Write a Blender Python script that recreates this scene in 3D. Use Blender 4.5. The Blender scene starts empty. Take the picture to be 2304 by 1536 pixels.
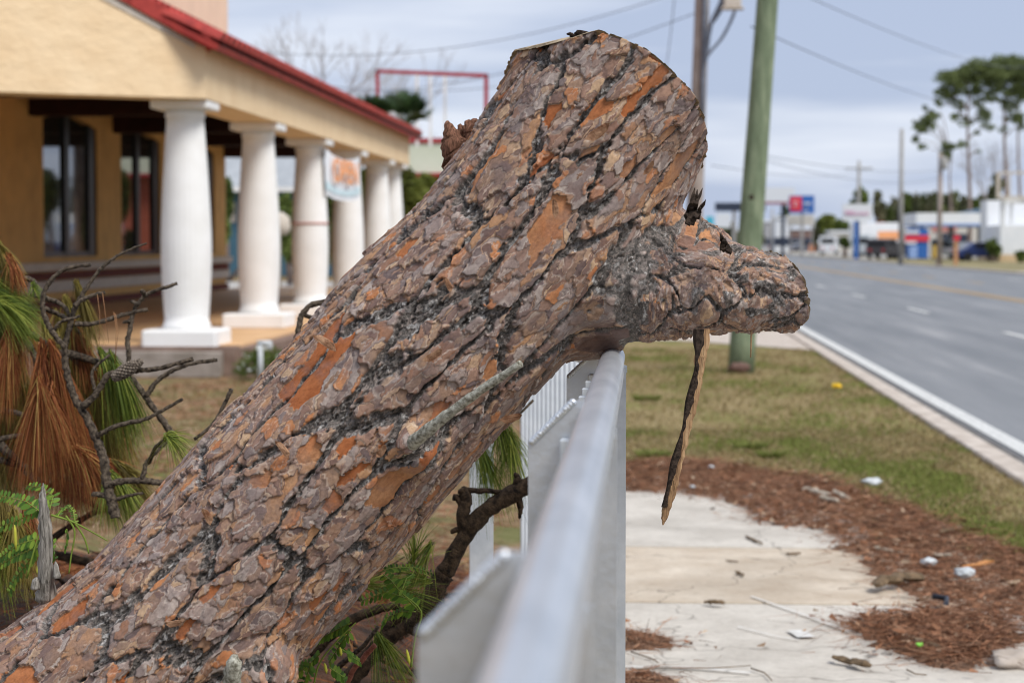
import bpy, math, random
import numpy as np
from mathutils import Vector, Matrix, noise as mn
random.seed(7); rng = np.random.default_rng(7)
R = math.radians
sc = bpy.context.scene
# ------------------------------------------------ camera (70 mm, eye height 1.5 m, looking along the road)
FP = 4480.0                                   # focal length in pixels of the 2304 px wide photograph
cd = bpy.data.cameras.new("camera"); cam = bpy.data.objects.new("camera", cd); sc.collection.objects.link(cam)
cam.location = (0, 0, 1.5); cam.rotation_euler = (R(90 - 2.85), 0, R(3.81))
cd.lens = 70; cd.sensor_width = 36; cd.clip_start = 0.05; cd.clip_end = 4000
cd.dof.use_dof = True; cd.dof.focus_distance = 4.0; cd.dof.aperture_fstop = 5.4
sc.camera = cam; sc.cycles.filter_width = 1.0
# ------------------------------------------------ sky, sun, exposure
SUN_EL, SUN_AZ = R(52), R(132)                # azimuth clockwise from +Y: behind the camera, to the right
w = bpy.data.worlds.new("World"); sc.world = w; w.use_nodes = True
nt = w.node_tree; nt.nodes.clear(); N = nt.nodes.new; L = nt.links.new
out = N('ShaderNodeOutputWorld'); bg = N('ShaderNodeBackground'); sky = N('ShaderNodeTexSky')
sky.sky_type = 'NISHITA'; sky.sun_disc = False; sky.sun_elevation = SUN_EL; sky.sun_rotation = SUN_AZ
tc = N('ShaderNodeTexCoord'); mp = N('ShaderNodeMapping'); mp.inputs['Scale'].default_value = (1.3, 1.3, 11)
mp.inputs['Rotation'].default_value = (0.06, -0.05, 0)
nz = N('ShaderNodeTexNoise'); nz.inputs['Scale'].default_value = 2.2; nz.inputs['Detail'].default_value = 5; nz.inputs['Roughness'].default_value = .5
cr = N('ShaderNodeValToRGB'); cr.color_ramp.elements[0].position = .41; cr.color_ramp.elements[1].position = .60
cr.color_ramp.elements[0].color = (3.6, 4.2, 5.6, 1); cr.color_ramp.elements[1].color = (6.0, 6.4, 7.3, 1)
mx = N('ShaderNodeMixRGB'); mx.inputs[0].default_value = .93
L(tc.outputs['Generated'], mp.inputs[0]); L(mp.outputs[0], nz.inputs['Vector']); L(nz.outputs['Fac'], cr.inputs[0])
L(sky.outputs[0], mx.inputs[1]); L(cr.outputs[0], mx.inputs[2]); L(mx.outputs[0], bg.inputs[0]); L(bg.outputs[0], out.inputs[0])
bg.inputs[1].default_value = .1
sd = bpy.data.lights.new("sun", 'SUN'); sd.energy = 2.5; sd.angle = R(22); sd.color = (1, .965, .91)
sun = bpy.data.objects.new("sun", sd); sc.collection.objects.link(sun)
sdir = Vector((math.sin(SUN_AZ) * math.cos(SUN_EL), math.cos(SUN_AZ) * math.cos(SUN_EL), math.sin(SUN_EL)))
sun.rotation_euler = sdir.to_track_quat('Z', 'Y').to_euler()
sc.view_settings.view_transform = 'Standard'; sc.view_settings.look = 'None'; sc.view_settings.exposure = 0.42; sc.view_settings.gamma = 1

CM = cam.rotation_euler.to_matrix()
def ray(px, py): return CM @ Vector(((px - 1152) / FP, (768 - py) / FP, -1))
def P(px, py, Y):                             # world point seen at a photo position, at distance Y along the road
    d = ray(px, py); k = Y / d.y; return Vector((d.x * k, Y, 1.5 + d.z * k))
def G(px, py, z=0):
    d = ray(px, py); k = (z - 1.5) / d.z; return Vector((d.x * k, d.y * k, z))
def X0(px, py, X):
    d = ray(px, py); k = X / d.x; return Vector((X, d.y * k, 1.5 + d.z * k))

# ------------------------------------------------ object helpers
def tag(o, label=None, cat=None, group=None, kind=None):
    if label: o['label'] = label
    if cat: o['category'] = cat
    if group: o['group'] = group
    if kind: o['kind'] = kind
    return o
def empty(name, loc, label, cat, group=None):
    o = bpy.data.objects.new(name, None); sc.collection.objects.link(o); o.location = loc; o.empty_display_size = .2
    return tag(o, label, cat, group)
class MB:
    def __init__(s): s.v = []; s.f = []; s.sm = []
    def add(s, v, f, smooth=False):
        b = len(s.v); s.v += [tuple(x) for x in v]; s.f += [tuple(b + i for i in q) for q in f]; s.sm += [smooth] * len(f); return s
    def box(s, x0, y0, z0, x1, y1, z1, bev=0.0):
        x0, x1 = min(x0, x1), max(x0, x1); y0, y1 = min(y0, y1), max(y0, y1); z0, z1 = min(z0, z1), max(z0, z1)
        if bev <= 0:
            v = [(x, y, z) for z in (z0, z1) for x, y in ((x0, y0), (x1, y0), (x1, y1), (x0, y1))]
            return s.add(v, [(3, 2, 1, 0), (4, 5, 6, 7), (0, 1, 5, 4), (1, 2, 6, 5), (2, 3, 7, 6), (3, 0, 4, 7)])
        b = bev; rings = []
        for z, i in ((z0, b), (z0 + b, 0), (z1 - b, 0), (z1, b)):
            X0_, X1_, Y0_, Y1_ = x0 + i, x1 - i, y0 + i, y1 - i; c = b if i == 0 else 0
            c = max(c, b * .6)
            rings.append([(X0_ + c, Y0_, z), (X1_ - c, Y0_, z), (X1_, Y0_ + c, z), (X1_, Y1_ - c, z), (X1_ - c, Y1_, z), (X0_ + c, Y1_, z), (X0_, Y1_ - c, z), (X0_, Y0_ + c, z)])
        v = [p for r in rings for p in r]; f = []
        for k in range(3):
            for i in range(8): f.append((k * 8 + i, k * 8 + (i + 1) % 8, (k + 1) * 8 + (i + 1) % 8, (k + 1) * 8 + i))
        f.append(tuple(range(7, -1, -1))); f.append(tuple(range(24, 32))); return s.add(v, f)
    def tube(s, pts, rad, seg=8, cap=True, jit=0.0, smooth=True):
        pts = [Vector(p) for p in pts]; n = len(pts)
        if not hasattr(rad, '__len__'): rad = [rad] * n
        t0 = (pts[1] - pts[0]).normalized(); up = Vector((0, 0, 1)) if abs(t0.z) < .9 else Vector((1, 0, 0))
        a = t0.cross(up).normalized(); v = []; f = []
        for i, p in enumerate(pts):
            t = (pts[min(i + 1, n - 1)] - pts[max(i - 1, 0)]).normalized()
            a = (a - t * a.dot(t)).normalized(); b = t.cross(a)
            for k in range(seg):
                an = 2 * math.pi * k / seg; r = rad[i] * (1 + (random.uniform(-jit, jit) if jit else 0))
                v.append(p + (a * math.cos(an) + b * math.sin(an)) * r)
        for i in range(n - 1):
            for k in range(seg):
                k2 = (k + 1) % seg; f.append((i * seg + k, i * seg + k2, (i + 1) * seg + k2, (i + 1) * seg + k))
        if cap: f.append(tuple(range(seg - 1, -1, -1))); f.append(tuple((n - 1) * seg + k for k in range(seg)))
        return s.add(v, f, smooth)
    def lathe(s, c, prof, seg=24, smooth=True, flute=0.0, nfl=0):
        v = []; f = []
        for z, r in prof:
            for k in range(seg):
                an = 2 * math.pi * k / seg; rr = r * (1 - flute * (0.5 - .5 * math.cos(an * nfl))) if nfl else r
                v.append((c[0] + rr * math.cos(an), c[1] + rr * math.sin(an), c[2] + z))
        for i in range(len(prof) - 1):
            for k in range(seg):
                k2 = (k + 1) % seg; f.append((i * seg + k, i * seg + k2, (i + 1) * seg + k2, (i + 1) * seg + k))
        f.append(tuple(range(seg - 1, -1, -1))); f.append(tuple((len(prof) - 1) * seg + k for k in range(seg)))
        return s.add(v, f, smooth)
    def prism(s, poly, d):                    # polygon of 3-D points pushed along the vector d
        n = len(poly); v = [Vector(p) for p in poly]; v += [p + Vector(d) for p in v]
        f = [tuple(range(n - 1, -1, -1)), tuple(range(n, 2 * n))] + [(i, (i + 1) % n, n + (i + 1) % n, n + i) for i in range(n)]
        return s.add(v, f)
    def blob(s, c, r, sub=2, amp=.25, freq=2.0, sq=(1, 1, 1)):
        v, f = ico(sub); o = Vector((random.random() * 50, random.random() * 50, 0)); vv = []
        for p in v:
            q = Vector(p); k = 1 + amp * mn.noise(q * freq + o)
            vv.append((c[0] + q.x * r * k * sq[0], c[1] + q.y * r * k * sq[1], c[2] + q.z * r * k * sq[2]))
        return s.add(vv, f, True)
    def build(s, name, mat, parent=None):
        me = bpy.data.meshes.new(name); me.from_pydata([tuple(p) for p in s.v], [], s.f); me.update()
        if any(s.sm): me.polygons.foreach_set('use_smooth', s.sm)
        me.materials.append(mat); o = bpy.data.objects.new(name, me); sc.collection.objects.link(o)
        if parent is not None: attach(o, parent)
        return o
def attach(o, parent):
    w_ = world_loc(parent); o.parent = parent; o.matrix_parent_inverse = Matrix.Translation(-w_)
def world_loc(o):
    return o.location.copy() if o.parent is None else Vector((0, 0, 0)) + (world_loc(o.parent) + o.matrix_parent_inverse.to_translation() + o.location)
_ico = {}
def ico(sub):
    if sub in _ico: return _ico[sub]
    t = (1 + 5 ** .5) / 2
    v = [Vector(p).normalized() for p in [(-1, t, 0), (1, t, 0), (-1, -t, 0), (1, -t, 0), (0, -1, t), (0, 1, t), (0, -1, -t), (0, 1, -t), (t, 0, -1), (t, 0, 1), (-t, 0, -1), (-t, 0, 1)]]
    f = [(0, 11, 5), (0, 5, 1), (0, 1, 7), (0, 7, 10), (0, 10, 11), (1, 5, 9), (5, 11, 4), (11, 10, 2), (10, 7, 6), (7, 1, 8), (3, 9, 4), (3, 4, 2), (3, 2, 6), (3, 6, 8), (3, 8, 9), (4, 9, 5), (2, 4, 11), (6, 2, 10), (8, 6, 7), (9, 8, 1)]
    for _ in range(sub):
        m = {}; nf = []
        def mid(a, b):
            k = (min(a, b), max(a, b))
            if k not in m: m[k] = len(v); v.append(((v[a] + v[b]) / 2).normalized())
            return m[k]
        for a, b, c in f:
            x, y, z = mid(a, b), mid(b, c), mid(c, a); nf += [(a, x, z), (b, y, x), (c, z, y), (x, y, z)]
        f = nf
    _ico[sub] = (v, f); return v, f
def npmesh(name, V, F, mat, parent=None, attrs=None, smooth=False):   # V (n,3), F (m,k) arrays
    me = bpy.data.meshes.new(name); n, m, k = len(V), len(F), F.shape[1]
    me.vertices.add(n); me.vertices.foreach_set('co', np.ascontiguousarray(V, dtype=np.float32).ravel())
    me.loops.add(m * k); me.loops.foreach_set('vertex_index', np.ascontiguousarray(F, dtype=np.int32).ravel())
    me.polygons.add(m); me.polygons.foreach_set('loop_start', np.arange(0, m * k, k, dtype=np.int32))
    me.polygons.foreach_set('use_smooth', np.full(m, smooth)); me.update(calc_edges=True)
    for an, av in (attrs or {}).items():
        a = me.attributes.new(an, 'FLOAT', 'POINT'); a.data.foreach_set('value', np.ascontiguousarray(av, dtype=np.float32))
    me.materials.append(mat); o = bpy.data.objects.new(name, me); sc.collection.objects.link(o)
    if parent is not None: attach(o, parent)
    return o
# ------------------------------------------------ materials
def lin(c): return tuple(((x / 255) / 12.92 if x <= 10 else (((x / 255) + .055) / 1.055) ** 2.4) for x in c)
def base(name, rough=.8, metal=0.0, spec=.3):
    m = bpy.data.materials.new(name); m.use_nodes = True; b = m.node_tree.nodes['Principled BSDF']
    b.inputs['Roughness'].default_value = rough; b.inputs['Metallic'].default_value = metal; b.inputs['Specular IOR Level'].default_value = spec
    return m, m.node_tree, b
def ramp(nt, fac, stops, interp='LINEAR'):
    r = nt.nodes.new('ShaderNodeValToRGB'); e = r.color_ramp.elements; r.color_ramp.interpolation = interp
    while len(e) < len(stops): e.new(.5)
    for i, (p, c) in enumerate(stops): e[i].position = p; e[i].color = (*c[:3], 1)
    nt.links.new(fac, r.inputs[0]); return r.outputs[0]
def noise_n(nt, scale, detail=4, rough=.55, vec=None, stretch=None, kind='Object'):
    n = nt.nodes.new('ShaderNodeTexNoise'); n.inputs['Scale'].default_value = scale; n.inputs['Detail'].default_value = detail; n.inputs['Roughness'].default_value = rough
    if vec is None: t = nt.nodes.new('ShaderNodeTexCoord'); vec = t.outputs[kind]
    if stretch: mpn = nt.nodes.new('ShaderNodeMapping'); mpn.inputs['Scale'].default_value = stretch; nt.links.new(vec, mpn.inputs[0]); vec = mpn.outputs[0]
    nt.links.new(vec, n.inputs['Vector']); return n.outputs['Fac']
def mixc(nt, fac, a, b, mode='MIX'):
    m = nt.nodes.new('ShaderNodeMixRGB'); m.blend_type = mode
    for i, x in ((0, fac), (1, a), (2, b)):
        if isinstance(x, (int, float)): m.inputs[i].default_value = x
        elif isinstance(x, tuple): m.inputs[i].default_value = (*x[:3], 1)
        else: nt.links.new(x, m.inputs[i])
    return m.outputs[0]
def mth(nt, op, a, b=0.0, clamp=False):
    m = nt.nodes.new('ShaderNodeMath'); m.operation = op; m.use_clamp = clamp
    for i, x in ((0, a), (1, b)):
        if isinstance(x, (int, float)): m.inputs[i].default_value = x
        else: nt.links.new(x, m.inputs[i])
    return m.outputs[0]
def bump(nt, b, h, dist, st=1.0):
    n = nt.nodes.new('ShaderNodeBump'); n.inputs['Distance'].default_value = dist; n.inputs['Strength'].default_value = st
    nt.links.new(h, n.inputs['Height']); nt.links.new(n.outputs[0], b.inputs['Normal'])
def mat(name, c, var=.15, scale=8, rough=.8, metal=0.0, spec=.3, bmp=0.0, c2=None, stretch=None, detail=5):
    m, nt, b = base(name, rough, metal, spec)
    c = tuple(c); lo = tuple(x * (1 - var) for x in c); hi = tuple(min(1, x * (1 + var)) for x in c) if c2 is None else tuple(c2)
    if c2 is not None: lo = c
    f = noise_n(nt, scale, detail, stretch=stretch); nt.links.new(ramp(nt, f, [(.32, lo), (.68, hi)]), b.inputs['Base Color'])
    if bmp: bump(nt, b, noise_n(nt, scale * 3, 5, stretch=stretch), bmp)
    return m
def attr_mat(name, stops, rough=.6, an='rnd', trans=0.0, spec=.25):
    m, nt, b = base(name, rough, 0, spec); a = nt.nodes.new('ShaderNodeAttribute'); a.attribute_name = an
    c = ramp(nt, a.outputs['Fac'], stops); nt.links.new(c, b.inputs['Base Color'])
    if trans:
        t = nt.nodes.new('ShaderNodeBsdfTranslucent'); nt.links.new(c, t.inputs[0]); ms = nt.nodes.new('ShaderNodeMixShader'); ms.inputs[0].default_value = trans
        o = nt.nodes['Material Output']; nt.links.new(b.outputs[0], ms.inputs[1]); nt.links.new(t.outputs[0], ms.inputs[2]); nt.links.new(ms.outputs[0], o.inputs[0])
    return m
# ================================================= THE FALLEN PINE TRUNK
def H(ix, iy, seed):
    h = (ix.astype(np.int64) * 374761393 + iy.astype(np.int64) * 668265263 + seed * 1442695041) & 0xffffffff
    h = ((h ^ (h >> 13)) * 1274126177) & 0xffffffff; h = ((h ^ (h >> 16)) * 2246822519) & 0xffffffff
    return ((h ^ (h >> 15)) & 0xffffff) / float(0x1000000)
def vn(x, y, seed):                           # smooth value noise, -1..1
    ix, iy = np.floor(x), np.floor(y); fx, fy = x - ix, y - iy; fx = fx * fx * (3 - 2 * fx); fy = fy * fy * (3 - 2 * fy)
    a, b, c, d = H(ix, iy, seed), H(ix + 1, iy, seed), H(ix, iy + 1, seed), H(ix + 1, iy + 1, seed)
    return 2 * ((a * (1 - fx) + b * fx) * (1 - fy) + (c * (1 - fx) + d * fx) * fy) - 1
def fbm(x, y, seed, o=3):
    s = 0; a = 1; t = 0
    for i in range(o): s = s + a * vn(x * 2 ** i, y * 2 ** i, seed + i * 17); t += a; a *= .55
    return s / t
def voro(x, y, seed, jit=.9):
    ix, iy = np.floor(x), np.floor(y); F1 = np.full(x.shape, 9.0); F2 = np.full(x.shape, 9.0); cid = np.zeros(x.shape); cx = np.zeros(x.shape); cy = np.zeros(x.shape)
    for dx in (-1, 0, 1):
        for dy in (-1, 0, 1):
            jx, jy = ix + dx, iy + dy; px = jx + .5 + jit * (H(jx, jy, seed) - .5); py = jy + .5 + jit * (H(jx, jy, seed + 5) - .5)
            d = np.sqrt((px - x) ** 2 + (py - y) ** 2); near = d < F1
            F2 = np.where(near, F1, np.minimum(F2, d)); cid = np.where(near, H(jx, jy, seed + 9), cid)
            cx = np.where(near, x - px, cx); cy = np.where(near, y - py, cy); F1 = np.where(near, d, F1)
    return F1, F2, cid, cx, cy
def sstep(a, b, x): t = np.clip((x - a) / (b - a), 0, 1); return t * t * (3 - 2 * t)
def bark(s, t, k=1.0, sd=0):                  # s along the stem, t around it, metres -> height, fissure mask, flake id ...
    s, t = s * k, t * k
    s1 = s + .030 * fbm(s * 7, t * 12, 3 + sd) + .005 * fbm(s * 60, t * 60, 4, 2)
    t1 = t + .020 * fbm(s * 6 + 9, t * 12, 5 + sd) + .0055 * fbm(s * 48, t * 70, 6, 2)
    F1, F2, c0, cx0, cy0 = voro(s1 / .33, t1 / .092, 11 + sd); e = F2 - F1
    wv = .5 + .5 * fbm(s * 6, t * 10, 21, 2); wid = .025 + .22 * wv ** 2
    m = sstep(wid * .5, wid + .045, e + .13 * fbm(s * 50, t * 85, 8, 3))
    coarse = H(np.floor(c0 * 1000), np.floor(c0 * 77), 3) > .40
    s2 = s + .013 * fbm(s * 30, t * 48, 31 + sd, 3) + .0042 * fbm(s * 140, t * 170, 32, 2)
    t2 = t + .0085 * fbm(s * 36 + 5, t * 55, 33 + sd, 3) + .0036 * fbm(s * 150, t * 180, 34, 2)
    A1, A2, ca, ax, ay = [np.where(coarse, p, q) for p, q in zip(voro(s2 / .125, t2 / .060, 41 + sd, 1.0), voro(s2 / .050, t2 / .027, 42 + sd, 1.0))]
    B1, B2, cb, bx, by = voro(s2 / .034, t2 / .020, 43 + sd, 1.0)
    C1, C2, cc, qx, qy = voro((s + .002 * fbm(s * 200, t * 200, 37, 2)) / .013, (t + .002 * fbm(s * 190, t * 220, 38, 2)) / .0065, 45, 1.0)
    # nested layers, like contour lines, where the bark has peeled in sheets
    lev = 2.6 * fbm(s2 * 17 + 30 * ca, t2 * 30, 61 + sd, 2) + 1.5 * ca; li = np.floor(lev); lf = lev - li
    lid = H(li, np.floor(ca * 1000), 7)
    old = ca > .13
    hA = np.where(old, .35 + .65 * ca, 0.0) + np.where(old, .75 * (-ax) + .30 * ay, 0)
    hB = (cb - .5) + .7 * (-bx); peel = cb > .62
    h = m * (.0056 + .0040 * hA + np.where(old, .0016 * li + .0010 * sstep(0, .12, lf) + .0026 * hB * peel, 0)
             + .0008 * sstep(0, .3, A2 - A1)) + .0020 * m * sstep(0, .6, e)
    gr = fbm(s * 170, t * 260, 51, 3); g2 = fbm(s * 60, t * 120, 53, 2)
    h += (1 - m) * (.0022 * gr + .0035 * g2 + .0030 * (cc - .5) + .0012 * (-qx)) + m * .0005 * gr
    h -= .004 * (1 - sstep(0, .04, e + .05 * gr)) * (1 - m)
    idc = np.where(old, np.clip((.60 * lid + .25 * ca + .15 * cb - .5) * 1.45 + .5, .13, .965), ca * .8)
    idc = np.where(old & peel, np.clip(.3 * lid + .7 * cb, .13, .97), idc); idc = np.where(old & (cb > .95), .06, idc)
    crack = np.maximum(1 - sstep(.015, .07, A2 - A1), np.where(old, (1 - sstep(.02, .09, lf)) * .8, 0))
    lite = np.where(old, sstep(.80, .97, lf), 0) * m
    return h / k ** .5, 1 - m, idc, crack * old, cc, lite

def loft(mb, pts, rads, seg=40):
    P3 = [Vector(p) for p in pts]; out_p = []; out_r = []
    for i in range(len(P3) - 1):              # Catmull-Rom
        p0, p1, p2, p3 = P3[max(i - 1, 0)], P3[i], P3[i + 1], P3[min(i + 2, len(P3) - 1)]
        for k in range(6):
            u = k / 6; out_p.append(.5 * ((2 * p1) + (p2 - p0) * u + (2 * p0 - 5 * p1 + 4 * p2 - p3) * u * u + (3 * p1 - p0 - 3 * p2 + p3) * u ** 3))
            out_r.append(rads[i] * (1 - u) + rads[i + 1] * u)
    out_p.append(P3[-1]); out_r.append(rads[-1]); mb.tube(out_p, out_r, seg)
YT = 4.16
def rp(px, Y=YT): return px / FP * Y
ax_px = [(-620, 1990, 330, 4.2), (-200, 1850, 300, 4.18), (130, 1655, 278, YT), (404, 1415, 262, YT), (700, 1083, 258, YT), (1000, 748, 256, YT), (1214, 508, 253, YT), (1362, 262, 249, YT), (1500, 10, 246, YT)]
st_px = [(1180, 560, 180), (1380, 625, 160), (1480, 634, 141), (1590, 640, 120), (1690, 655, 101), (1790, 664, 90), (1900, 672, 88)]
main_pts = [P(a, b, d) for a, b, r, d in ax_px]; st_pts = [P(a, b, YT - .02) for a, b, r in st_px]
mb = MB(); loft(mb, main_pts, [rp(r) - .012 for a, b, r, d in ax_px]); loft(mb, st_pts, [rp(r) - .010 for a, b, r in st_px])
# collar swellings round the dead twig and the lower stub
for (px, py, r, dy) in ((930, 1000, 70, -.17), (560, 1500, 105, -.12), (1530, 612, 128, 0), (1330, 700, 112, .03), (1060, 345, 38, .10)):
    c = P(px, py, YT + dy); mb.blob(c, rp(r), 3, .12, 1.5)
tmp = mb.build('tmp', bpy.data.materials.new('tmp'))
md = tmp.modifiers.new('r', 'REMESH'); md.mode = 'VOXEL'; md.voxel_size = .0092
md = tmp.modifiers.new('s', 'SMOOTH'); md.iterations = 40; md.factor = .5
md = tmp.modifiers.new('u', 'SUBSURF'); md.levels = 2; md.render_levels = 2
dg = bpy.context.evaluated_depsgraph_get(); ev = tmp.evaluated_get(dg); me = ev.to_mesh()
nv, nf = len(me.vertices), len(me.polygons)
V = np.empty(nv * 3, np.float32); me.vertices.foreach_get('co', V); V = V.reshape(-1, 3).astype(float)
NR = np.empty(nv * 3, np.float32); me.vertices.foreach_get('normal', NR); NR = NR.reshape(-1, 3).astype(float)
F = np.empty(nf * 4, np.int32); me.loops.foreach_get('vertex_index', F); F = F.reshape(-1, 4)
ev.to_mesh_clear(); bpy.data.objects.remove(tmp)
def frame(a, b):
    d = np.array(b - a); d /= np.linalg.norm(d); f_ = np.array([0, -1.0, 0]); f_ -= d * f_.dot(d); f_ /= np.linalg.norm(f_); return np.array(a), d, f_, np.cross(d, f_)
def stc(V, fr, Rr):
    a, d, f_, g = fr; q = V - a; s = q @ d; th = np.arctan2(q @ g, q @ f_); return s, th * Rr, np.sqrt((q @ f_) ** 2 + (q @ g) ** 2)
frM = frame(main_pts[3], main_pts[6]); frS = frame(st_pts[1], st_pts[5])
sM, tM, rM = stc(V, frM, .24); sS, tS, rS = stc(V, frS, .11)
a0 = np.array(P(1300, 640, YT)); a1 = np.array(P(1530, 650, YT)); dd = a1 - a0; wl = ((V - a0) @ dd) / (dd @ dd)
wl = wl - 3 * sstep(-.08, .12, V[:, 2] - P(1560, 470, YT).z)
B0 = bark(sM, tM); B1_ = bark(sS * 1.25 + 1.05 + .02 * fbm(V[:, 0] * 14, V[:, 2] * 14, 88, 2), tS * .62 + .3 + .03 * fbm(V[:, 0] * 12, V[:, 2] * 12, 87, 2), 2.15, 100)
B1_ = (B1_[0] + .0075 * fbm(V[:, 0] * 26, V[:, 2] * 34 + V[:, 1] * 20, 83, 4) + .003 * fbm(V[:, 0] * 110, V[:, 2] * 120 + V[:, 1] * 60, 84, 2), np.clip(B1_[1] + .9 * sstep(.12, .5, fbm(V[:, 0] * 30, V[:, 2] * 45 + V[:, 1] * 25, 85, 3)), 0, 1), *B1_[2:])
wn = wl + .45 * fbm(V[:, 0] * 22, V[:, 2] * 22, 81, 3); pick = sstep(.47, .53, wn); seam = 1 - sstep(.0, .22, np.abs(wn - .5))
B1_ = (*B1_[:2], np.where((B1_[2] < .105) & (H(np.floor(sS * 9), np.floor(tS * 9), 2) > .3), .18 + B1_[2] * 3, B1_[2]), *B1_[3:])
h, fis, fid, crk, lump_id, lite = [p * (1 - pick) + q * pick for p, q in zip(B0, B1_)]
nb_ = np.linalg.norm(V - np.array(P(1430, 800, YT - .08)), axis=1) < .13; fid = np.where(nb_ & (fid < .16), .40, fid); fis = np.maximum(fis, seam * (wl > -.6)); h = h * (1 - .6 * seam * (wl > -.6)); sB, tB = sM, tM
lump = np.array([0.0]) + .006 * fbm(sB * 5, tB * 6, 71, 2)
V2 = V + NR * (h - .006 + lump)[:, None]
# saw cuts
def clampcut(V2, p0, n, d, mask):
    n = n / np.linalg.norm(n); q = (V2 - p0) @ n; hit = (q > 0) & mask
    out = V2.copy(); out[hit] -= d[None, :] * (q[hit] / n.dot(d))[:, None]; return out, hit
def npv(v): return np.array(v, float)
dtop = npv(main_pts[7] - main_pts[6]); dtop /= np.linalg.norm(dtop)
e1 = npv(P(1600, 390, YT) - P(1120, 130, YT)); v1 = np.array([0, -1.0, 0]) * rp(250) + dtop * rp(160)
n1 = np.cross(e1, v1); n1 *= np.sign(n1 @ dtop)
topm = (V2[:, 2] > P(1300, 480, YT).z)
V2, hit1 = clampcut(V2, npv(P(1362, 262, YT)), n1, dtop, topm)
e2 = npv(P(1290, 66, YT) - P(1116, 130, YT)); e2 /= np.linalg.norm(e2); n2 = np.cross(e2, np.array([0, 1.0, 0.25])); n2 *= np.sign(n2[2])
V2, hit2 = clampcut(V2, npv(P(1200, 90, YT)), n2, dtop, topm)
dst = npv(st_pts[5] - st_pts[4]); dst /= np.linalg.norm(dst)
e3 = npv(P(1752, 748, YT) - P(1730, 570, YT)); v3 = np.array([0, -1.0, 0]) * rp(88) + dst * rp(62)
n3 = np.cross(e3, v3); n3 *= np.sign(n3 @ dst)
sm = (V2[:, 0] > P(1600, 650, YT).x) & (V2[:, 2] < P(1600, 470, YT).z)
V2, hit3 = clampcut(V2, npv(P(1738, 660, YT)), n3, dst, sm)
cut = (hit1 | hit2 | hit3).astype(float)
# material
m_bark, nt, b = base('pine_bark', .82, 0, .2)
def at(n):
    a = nt.nodes.new('ShaderNodeAttribute'); a.attribute_name = n; return a.outputs['Fac']
pal = [(0, (180, 112, 70)), (.05, (196, 134, 92)), (.11, (206, 166, 128)), (.16, (176, 140, 114)), (.22, (132, 112, 108)), (.31, (184, 156, 132)), (.38, (112, 98, 98)), (.45, (160, 128, 112)), (.52, (214, 188, 158)), (.58, (138, 116, 110)), (.65, (180, 150, 132)), (.71, (116, 104, 106)), (.77, (192, 184, 180)), (.83, (150, 128, 120)), (.90, (172, 164, 162)), (.96, (160, 128, 110)), (1, (196, 138, 96))]
KB = .71
tcb = nt.nodes.new('ShaderNodeTexCoord')
wob = noise_n(nt, 26, 3); fidn = mth(nt, 'ADD', at('flake'), mth(nt, 'MULTIPLY', mth(nt, 'SUBTRACT', wob, .5), .07))
cflake = ramp(nt, fidn, [(p, tuple(x * KB * q for x, q in zip(lin(c), (1.08, .98, .90)))) for p, c in pal])
rot = nt.nodes.new('ShaderNodeMapping'); rot.inputs['Rotation'].default_value = (0, R(50), 0); nt.links.new(tcb.outputs['Object'], rot.inputs[0])
streak = noise_n(nt, 60, 6, .7, vec=rot.outputs[0], stretch=(.3, 1.2, 1.4))
cflake = mixc(nt, .6, cflake, ramp(nt, streak, [(.3, (.55, .52, .52)), (.5, (1, 1, 1)), (.72, (1.3, 1.28, 1.25))]), 'MULTIPLY')
blot = noise_n(nt, 11, 5, .65); cflake = mixc(nt, ramp(nt, blot, [(.46, (0, 0, 0)), (.64, (.5, .5, .5))]), cflake, tuple(x * KB for x in lin((138, 124, 122))))
fine = noise_n(nt, 120, 4, .7); cflake = mixc(nt, .5, cflake, ramp(nt, fine, [(.3, (.62, .6, .6)), (.5, (1, 1, 1)), (.7, (1.2, 1.2, 1.2))]), 'MULTIPLY')
cflake = mixc(nt, mth(nt, 'MULTIPLY', at('lite'), .35), cflake, (.62, .54, .46))
spk = noise_n(nt, 190, 4, .7); cf0 = ramp(nt, at('lump'), [(0, (.06, .053, .048)), (.3, (.13, .118, .108)), (.55, (.22, .185, .165)), (.75, (.10, .09, .084)), (.9, (.27, .255, .24)), (1, (.38, .365, .35))])
cf = mixc(nt, .62, cf0, ramp(nt, spk, [(.36, (.35, .34, .33)), (.5, (1, 1, 1)), (.64, (1.9, 1.85, 1.8))]), 'MULTIPLY')
blend = ramp(nt, at('fiss'), [(.25, (0, 0, 0)), (.6, (1, 1, 1))])
col = mixc(nt, blend, cflake, cf)
col = mixc(nt, mth(nt, 'MULTIPLY', mth(nt, 'MULTIPLY', at('crack'), .42), fine), col, (.03, .025, .022))
wood = ramp(nt, noise_n(nt, 40, 5, .6, stretch=(1, 4, 1)), [(.3, (.36, .27, .17)), (.7, (.50, .40, .27))])
col = mixc(nt, at('cut'), col, wood); nt.links.new(col, b.inputs['Base Color'])
hgt = mth(nt, 'ADD', mth(nt, 'MULTIPLY', spk, mth(nt, 'ADD', mth(nt, 'MULTIPLY', at('fiss'), .9), .30)), mth(nt, 'MULTIPLY', streak, .5))
bump(nt, b, hgt, .0035)
log_root = empty('fallen_pine_trunk', (main_pts[0].x, main_pts[0].y, 0), 'thick sawn-off pine trunk with scaly orange and grey bark, lying across the metal railing', 'tree trunk')
npmesh('trunk', V2, F, m_bark, log_root, dict(fiss=fis, flake=fid, crack=crk, cut=cut, lump=lump_id, lite=lite), True)
print('trunk verts', nv)
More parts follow.
